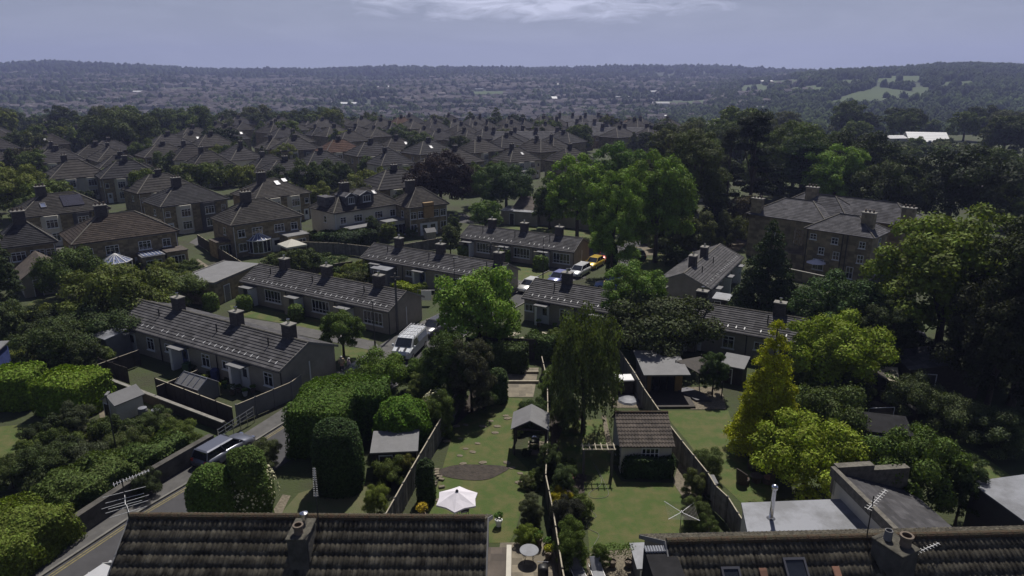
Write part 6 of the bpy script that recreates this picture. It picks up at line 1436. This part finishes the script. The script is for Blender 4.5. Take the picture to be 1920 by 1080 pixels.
block(P(160, 245), R(0), 34, 14, 5.5, 6.2, 'long low dark flat-roofed school building at far left', 'wood_dark', 'wood_dark', 0, 'school', 'school_building', 8)
ub = block(P(145, 238), R(0), 14, 9, 9.5, 10.0, 'square black upper block rising from the school at far left', 'wood_dark', 'wood_dark', 0, 'building', 'dark_block', 4)
wb = block(P(1732, 272), R(-14), 14, 13, 1.9, 4.9, 'large barn with a brilliant white roof among the trees at right', 'cream', 'white', 0, 'barn', 'barn', 3)
for x, y, l, lab in ((1320, 245, 12, 'small white flat building behind the pines'), (1655, 272, 16, 'low pale building left of the white-roofed barn'), (530, 335 + 20, 9, 'small white gabled annexe among the estate roofs'), (1262, 375, 11, 'white-roofed low building glimpsed through the tall tree'), (1290, 357, 9, 'small white building beyond the tall trees')):
    block(P(x, y), R(8), l, 6, 2.8, 3.6, lab, 'cream', 'white', 0, 'building', 'white_building', 2)
for x, y, lab in ((1895, 400, 'lowest grey-roofed house at the far right edge beside the rounded tree'), (1870, 370, 'second grey-roofed house beyond the big dark tree'), (1912, 372, 'third grey-roofed house at the right edge')):
    g_ = P(x, y); semi(lab, (0, 0), w=11, d=8, rot=10, loc=(g_.x, g_.y, 0), lod=2, style=1, group=None)

barn_at = P(1732, 270)
# ------------------------------------------------------------------ middle-distance trees
random.seed(31)
cols = [(.035, .055, .018), (.045, .07, .02), (.06, .09, .024), (.028, .042, .017), (.05, .065, .028), (.075, .1, .022), (.022, .034, .015)]
mid = []
def scatter(n, u0, u1, y0, y1, hr_, wr, kinds, where, clear=True, colr=cols):
    c_ = 0; tries = 0
    while c_ < n and tries < n * 30:
        tries += 1; y = math.exp(random.uniform(math.log(y0), math.log(y1))); x = random.uniform(u0, u1) * y
        w = random.uniform(*wr)
        if clear and not free(x, y, w * .3): continue
        if abs(x - barn_at.x * y / barn_at.y) < 9 + w / 2 and y < barn_at.y + 8 and y > 110: continue      # the meadow strip in front of the barn
        h = w * random.uniform(*hr_) ; k = random.choice(kinds)
        col = random.choice(colr)
        kn = {'cone': 'pointed conifer', 'tall': 'tall leafy tree', 'broad': 'spreading leafy tree', 'round': 'rounded leafy tree', 'shrub': 'garden shrub', 'pine': 'dark pine'}[k]
        tone = 'dark' if sum(col) < .1 else 'bright' if sum(col) > .17 else 'mid green'
        plant(Vector((x, y, H(x, y))), h, w, k, col, f'{tone} {kn} {where}', 'trees ' + where)
        taken.append((x, y, w * .35)); c_ += 1
scatter(85, -.8, .02, 118, 230, (.8, 1.3), (3, 8), ('broad', 'round', 'shrub', 'cone'), 'in the gardens between the nearer estate houses')
scatter(95, -.8, .2, 230, 345, (.8, 1.3), (5, 11), ('broad', 'round', 'cone'), 'among the farther estate roofs')
scatter(44, -.86, -.2, 345, 430, (.75, 1.05), (9, 16), ('broad', 'round', 'broad', 'tall'), 'in the belt beyond the estate at left', False, cols[:5])
scatter(30, -.86, -.4, 285, 380, (.8, 1.1), (8, 14), ('broad', 'round'), 'in the parkland at far left', False, cols[:5])
scatter(26, -.42, -.18, 325, 370, (.8, 1.1), (7, 12), ('broad', 'round', 'tall'), 'in the parkland left of centre', False, cols[:5])
scatter(26, -.2, .2, 350, 440, (.8, 1.1), (6, 10), ('broad', 'round', 'tall', 'cone'), 'on the far edge of the estate', False)
scatter(26, .2, .5, 135, 260, (.9, 1.3), (8, 14), ('broad', 'round', 'pine', 'tall'), 'in the wooded grounds behind the manor', True, cols[:5])
scatter(26, .45, .9, 120, 330, (.8, 1.15), (9, 15), ('broad', 'round', 'tall'), 'in the wood at the right edge', True, cols[:5])
scatter(30, .2, .9, 300, 460, (.8, 1.1), (10, 16), ('broad', 'round'), 'on the slope beyond the manor grounds', False, cols[:5])
for x, w, h in ((1168, 8, 30), (1198, 10, 36), (1212, 8, 30), (408, 6, 24), (417, 6, 22)):
    g_ = P(x, 226 if x > 1000 else 212); plant(Vector((g_.x * .9, g_.y * .9, H(g_.x * .9, g_.y * .9))), h * .5, w * .5, 'cone', G4, 'slim dark poplar on the skyline of the estate', 'poplars on the skyline')
car((P(205, 1082, .9).x, P(205, 1082, .9).y), R(66), (.6, .6, .6), 'white car just showing beyond the left end of the near roof')
shed(P(-14, 700), R(8), 2.2, 2.4, 2.2, 2.5, 'blue-walled garden store cut by the left edge', 'blue_wall', 'felt', mono=True, win=False)
clipped((P(1146, 520).x, P(1146, 520).y), (1.4, 1.4, 5.2), 0, .7, (.02, .035, .014), 'dark ivy wrapped round the trunk of the slender tree by the cars', 'ivy', 'ivy', amp=.15)
sheet('path', px_poly((182, 752), (200, 745), (215, 790), (190, 800)), M['gravel'], .02); sheet('flower_bed', px_poly((120, 835), (190, 828), (200, 845), (130, 855)), M['soil'], .02)
random.seed(77)
pot0 = None
for i, (x, y) in enumerate(((385, 722), (398, 728), (410, 735), (422, 728), (436, 740), (448, 735), (460, 742), (372, 715), (475, 736), (690, 535), (705, 540), (770, 560), (785, 566), (1010, 612), (1040, 618), (1052, 622))):
    o = planter(P(x, y), 'small potted plant standing in a bungalow back yard', h=.3, hs=random.uniform(.4, .9), m=random.choice(('pot', 'clip', 'green_plastic')), col=random.choice(((.06, .1, .02), (.1, .12, .02), (.2, .08, .08), (.05, .07, .03)))); o['group'] = 'pots in the bungalow back yards'
for i, (x, y, m_, l_) in enumerate(((405, 712, 'door_blue', 'blue'), (352, 700, 'green_plastic', 'green'), (470, 722, 'black', 'black'), (655, 505, 'green_plastic', 'dark green'), (828, 556, 'black', 'black-lidded'))):
    g_ = P(x, y); o = MB().box(-.29, .29, -.35, .35, 0, .95, b=.04).build('wheelie_bin', M[m_]); o.location = g_; tag(o, f'{l_} wheelie bin {("by the door of the nearest row", "behind the greenhouse", "near the end fence of the nearest row", "at the left end of the third row", "beside the gable of the third row")[i]}', 'bin'); MB().box(-.31, .31, -.38, .38, .952, 1.02, b=.02).build('lid', M[m_], o)
# undergrowth in the rough parts of the gardens
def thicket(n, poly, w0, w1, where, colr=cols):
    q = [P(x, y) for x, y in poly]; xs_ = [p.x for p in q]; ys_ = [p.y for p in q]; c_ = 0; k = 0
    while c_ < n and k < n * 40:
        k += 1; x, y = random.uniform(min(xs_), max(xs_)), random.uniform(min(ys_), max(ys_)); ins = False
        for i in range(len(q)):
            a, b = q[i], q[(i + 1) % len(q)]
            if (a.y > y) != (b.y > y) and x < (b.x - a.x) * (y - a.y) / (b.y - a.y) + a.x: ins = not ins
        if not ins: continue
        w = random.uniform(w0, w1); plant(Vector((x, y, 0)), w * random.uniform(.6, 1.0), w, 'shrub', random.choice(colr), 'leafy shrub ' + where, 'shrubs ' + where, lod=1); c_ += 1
for i in range(26):
    g_ = P(random.uniform(1640, 1830), random.uniform(276, 305)); plant(g_, random.uniform(2.5, 5), random.uniform(4, 8), 'shrub', random.choice(cols[:5]), 'low bushy tree on the meadow in front of the white-roofed barn', 'bushes on the meadow in front of the barn')
thicket(26, [(60, 820), (200, 790), (330, 800), (380, 800), (240, 870), (60, 930), (0, 930)], 1.0, 2.4, 'in the overgrown allotment above the road')
thicket(22, [(0, 590), (190, 640), (190, 700), (120, 690), (0, 680), (-80, 640)], 1.5, 4, 'in the wild garden left of the nearest bungalows')
thicket(10, [(320, 715), (430, 735), (520, 715), (500, 690), (360, 690)], .6, 1.3, 'in the back yards of the nearest bungalow row')
thicket(12, [(560, 500), (650, 500), (700, 530), (620, 545), (480, 490)], 1.5, 3.5, 'in the gardens behind the second bungalow row')
thicket(12, [(640, 510), (780, 540), (820, 570), (800, 560), (700, 535)], .8, 1.6, 'in the yards of the third bungalow row')
thicket(12, [(1180, 470), (1380, 470), (1400, 440), (1250, 430)], 2, 4, 'around the manor drive')
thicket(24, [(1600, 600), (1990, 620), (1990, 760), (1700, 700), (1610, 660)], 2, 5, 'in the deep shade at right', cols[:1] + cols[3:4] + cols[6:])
thicket(16, [(1480, 720), (1600, 760), (1640, 830), (1560, 830), (1460, 740)], 1.5, 3, 'beside the fence behind the yellow-green maple')
thicket(14, [(880, 640), (1120, 640), (1130, 680), (1040, 690), (1020, 660), (890, 660)], 1.2, 2.5, 'behind the high back fence of the central garden')
thicket(14, [(1032, 880), (1060, 880), (1095, 960), (1100, 1040), (1062, 1040), (1040, 960)], .8, 1.6, 'in the border between the two central lawns')
thicket(9, [(1285, 880), (1300, 870), (1380, 990), (1345, 1000)], .6, 1.1, 'in the narrow bed inside the trellis fence')
thicket(8, [(965, 790), (1010, 850), (1010, 1000), (980, 1000), (985, 900)], .5, 1.0, 'in the narrow bed left of the central fence')
thicket(10, [(800, 860), (835, 800), (870, 745), (900, 720), (850, 720), (800, 790)], .9, 1.8, 'along the shady left side of the central garden')
thicket(16, [(540, 455), (700, 460), (830, 450), (790, 435), (690, 448)], 1.2, 2.6, 'in the gardens below the loft-converted house')
thicket(14, [(250, 560), (380, 560), (420, 530), (300, 500), (200, 500)], 2, 4, 'between the round conservatory and the nearest bungalow row')
# ------------------------------------------------------------------ far woods and town on the hills (nobody could count them)
rng = np.random.default_rng(3)
ico_v = []; ico_f = []
def blob(n1=7, n2=4):
    v = []; f = []
    for i in range(n2 + 1):
        t = math.pi * .5 * i / n2
        for j in range(n1): v.append((math.cos(2*math.pi*(j + .5 * (i % 2))/n1) * math.cos(t) , math.sin(2*math.pi*(j + .5 * (i % 2))/n1) * math.cos(t), math.sin(t)))
    for i in range(n2):
        for j in range(n1): k = (j + 1) % n1; f.append((i*n1+j, i*n1+k, (i+1)*n1+k, (i+1)*n1+j))
    return np.array(v), np.array(f)
FIELDS = [((1228, 200), (1330, 197), (1328, 188), (1228, 191)), ((1380, 180), (1450, 175), (1440, 163), (1390, 166)), ((1470, 178), (1555, 170), (1540, 160), (1480, 166)), ((1550, 195), (1670, 190), (1740, 178), (1640, 163)), ((1640, 156), (1732, 154), (1730, 143), (1644, 142)), ((1440, 160), (1500, 157), (1498, 149), (1445, 151)), ((1385, 170), (1440, 166), (1430, 158), (1395, 160)), ((1560, 158), (1620, 156), (1615, 150), (1565, 152)), ((1760, 165), (1830, 160), (1820, 153), (1765, 156)), ((880, 178), (960, 176), (955, 171), (885, 172)), ((300, 172), (380, 170), (372, 165), (310, 166)), ((1720, 178), (1745, 176), (1745, 164), (1700, 165))]
FW = []
for q in FIELDS:
    w4 = [P(x, y) for x, y in q]; FW.append([(p.x, p.y) for p in w4]); N_ = 14; v = []; f = []
    for i in range(N_ + 1):
        for j in range(N_ + 1):
            a, b = i / N_, j / N_; p = (w4[0] * (1-a) + w4[1] * a) * (1-b) + (w4[3] * (1-a) + w4[2] * a) * b; v.append((p.x, p.y, H(p.x, p.y) + .8))
    for i in range(N_):
        for j in range(N_): f.append((i*(N_+1)+j, (i+1)*(N_+1)+j, (i+1)*(N_+1)+j+1, i*(N_+1)+j+1))
    struct(npobj('field', np.array(v), np.array(f), M['field'], smooth=True))
def infield(x, y):
    for q in FW:
        c_ = False
        for i in range(4):
            (x1, y1), (x2, y2) = q[i], q[(i + 1) % 4]
            if (y1 > y) != (y2 > y) and x < (x2 - x1) * (y - y1) / (y2 - y1) + x1: c_ = not c_
        if c_: return True
    return False
def forest(n, y0, y1, dens, sizer, name, label, col, town):
    bv, bf = blob(); V = []; Fc = []; c_ = 0; k = 0
    nb = len(bv) + (46 * 4 if town else 0); bf = np.concatenate([bf, np.arange(46 * 4).reshape(-1, 4) + len(bv)]) if town else bf
    while c_ < n and k < n * 6:
        k += 1; y = math.sqrt(rng.uniform(y0 * y0, y1 * y1)); u = rng.uniform(-.86, .86); x = u * y
        d = dens(u, y, x)
        if rng.uniform() > d or (rng.uniform() > .02 and any(infield(x * q, y * q) for q in (1, 1.02, 1.045, 1.07))): continue
        s = rng.uniform(*sizer); z = H(x, y)
        j = rng.uniform(.85, 1.15, (len(bv), 1)); v = bv * j * np.array([s * .55, s * .55, s * rng.uniform(.75, 1.15)]); a = rng.uniform(0, 6.28)
        if town:
            n_ = 46; d_ = rdir(n_); d_[:, 2] = np.abs(d_[:, 2]); lv, _ = leaves(d_ * rng.uniform(.92, 1.12, (n_, 1)) * np.array([s * .55, s * .55, s * .9]), d_ * .7 + rdir(n_) * .6, s * .1 * rng.uniform(.6, 1.3, n_)); v = np.concatenate([v * .93, lv])
        V.append(np.c_[v[:, 0] * math.cos(a) - v[:, 1] * math.sin(a) + x, v[:, 0] * math.sin(a) + v[:, 1] * math.cos(a) + y, v[:, 2] + z]); Fc.append(bf + c_ * nb); c_ += 1
    o = npobj(name, np.concatenate(V), np.concatenate(Fc), FAR, smooth=True); o.color = (*col, 1); o['kind'] = 'stuff'; o['label'] = label; o['category'] = 'woodland'
    return o
FAR = mat('distant_foliage', (1, 1, 1), .95, var=.55, scale=.006, objcol=True, island=True, iv=(.8, 1.2), detail=6, spec=.1)
def town_mask(u, y, x):
    """where the streets are: the valley floor and the middle slopes, thinner to the right"""
    m = smooth(-.95, -.6, u) * (1 - smooth(.14, .36, u)) * smooth(620, 800, y) * (1 - smooth(1750, 2050, y))
    return m * (.55 + .45 * math.sin(x * .009 + y * .013) * math.cos(y * .011 - x * .004))
forest(5200, 440, 1000, lambda u, y, x: (.5 if u < .22 else 1) * (1 - .7 * town_mask(u, y, x)), (5, 12), 'distant_woodland', 'trees filling the valley floor and the wooded slope at right', (.045, .068, .022), 1)
forest(8000, 1000, 1900, lambda u, y, x: 1 - .88 * town_mask(u, y, x), (6, 12), 'distant_woodland', 'trees scattered through the hazy hillside town', (.04, .058, .024), 0)
forest(9000, 1800, 2750, lambda u, y, x: .35 + .65 * smooth(1950, 2150, y), (8, 16), 'hilltop_woodland', 'continuous dark wood along the hazy ridge', (.035, .05, .022), 0)
forest(3600, 900, 1500, lambda u, y, x: smooth(.22, .34, u), (6, 13), 'hilltop_woodland', 'woods and hedgerows around the pastures on the right-hand hill', (.042, .064, .022), 1)
V = {'w': [], 'r': []}; Fq = {'w': [], 'r': []}
nh = 0
for seg in range(800):
    y = math.sqrt(rng.uniform(640 ** 2, 1950 ** 2)); u = rng.uniform(-.85, .42); x = u * y
    if rng.uniform() > town_mask(u, y, x) * 1.2 + .03: continue
    ang = rng.normal() * .35 + (0.15 if u < 0 else -.1); m_ = rng.integers(3, 12); L_ = rng.uniform(8, 15)
    for i in range(m_):
        hx, hy = x + math.cos(ang) * i * (L_ + rng.uniform(.5, 5)), y + math.sin(ang) * i * (L_ + 2); hz = H(hx, hy)
        if infield(hx, hy): continue
        l, d, e_, t_ = L_ / 2, rng.uniform(3.5, 4.6), rng.uniform(4.5, 6.5), rng.uniform(2, 3.2)
        ca, sa = math.cos(ang), math.sin(ang)
        def tr(q): return [(hx + a * ca - b * sa, hy + a * sa + b * ca, hz + c_) for a, b, c_ in q]
        V['w'] += tr([(-l, -d, -4), (l, -d, -4), (l, d, -4), (-l, d, -4), (-l, -d, e_), (l, -d, e_), (l, d, e_), (-l, d, e_)]); b = nh * 8; Fq['w'] += [(b, b+1, b+5, b+4), (b+1, b+2, b+6, b+5), (b+2, b+3, b+7, b+6), (b+3, b, b+4, b+7)]
        g_ = l * (1 if rng.uniform() < .4 else .4)
        V['r'] += tr([(-l-.3, -d-.3, e_), (l+.3, -d-.3, e_), (l+.3, d+.3, e_), (-l-.3, d+.3, e_), (-g_, 0, e_ + t_), (g_, 0, e_ + t_)]); b = nh * 6; Fq['r'] += [(b, b+1, b+5, b+4), (b+2, b+3, b+4, b+5), (b+1, b+2, b+5, b+5), (b+3, b, b+4, b+4)]
        nh += 1
print('far town houses', nh)
FW_ = mat('distant_walls', (.3, .27, .22), .9, island=True, scale=.02, var=.2); FR_ = mat('distant_roofs', (.11, .1, .1), .9, spec=.15, island=True, scale=.02, var=.3)
town = MB(); town.v = V['w']; town.f = Fq['w']; tw = town.build('hillside_town', FW_); tw['kind'] = 'stuff'; tw['label'] = 'rows of stone houses covering the hazy hillside across the valley'; tw['category'] = 'town'
tr_ = MB(); tr_.v = V['r']; tr_.f = [f if len(set(f)) == 4 else tuple(dict.fromkeys(f)) for f in Fq['r']]; q = tr_.build('roof', FR_, tw); q['kind'] = 'stuff'
for i in range(26):       # pale sheds and works roofs in the valley
    y = rng.uniform(640, 1500); u = rng.choice([-.62, -.55, -.2, 0, .12, .2, .3]) + rng.uniform(-.06, .06); x = u * y; l = rng.uniform(10, 34)
    block(Vector((x, y, H(x, y))), rng.uniform(-.3, .3), l, rng.uniform(7, 14), rng.uniform(3, 5), rng.uniform(5.2, 7), 'small pale-roofed works building far off in the hazy valley', 'cream', 'felt_pale' if rng.uniform() < .6 else 'white', 0, 'works building', 'works_building', 0)['group'] = 'works buildings in the hazy valley'

# ------------------------------------------------------------------ the air
hz = MB().box(-5500, 5500, -80, 3600, -45, 160).build('haze', mat('haze_dummy', (1, 1, 1))); hm = bpy.data.materials.new('haze'); hm.use_nodes = True; t = hm.node_tree; t.nodes.clear()
ho = t.nodes.new('ShaderNodeOutputMaterial'); hv = t.nodes.new('ShaderNodeVolumePrincipled'); hv.inputs['Color'].default_value = (.5, .57, 1, 1); hv.inputs['Density'].default_value = .00022; hv.inputs['Anisotropy'].default_value = .25
t.links.new(hv.outputs[0], ho.inputs['Volume']); hz.data.materials.clear(); hz.data.materials.append(hm); hz['kind'] = 'stuff'
# clean up the source copies of trees and clips
for r in PROTO.values():
    for c_ in list(r.children_recursive): bpy.data.objects.remove(c_)
    bpy.data.objects.remove(r)
if CLIP: bpy.data.objects.remove(CLIP)
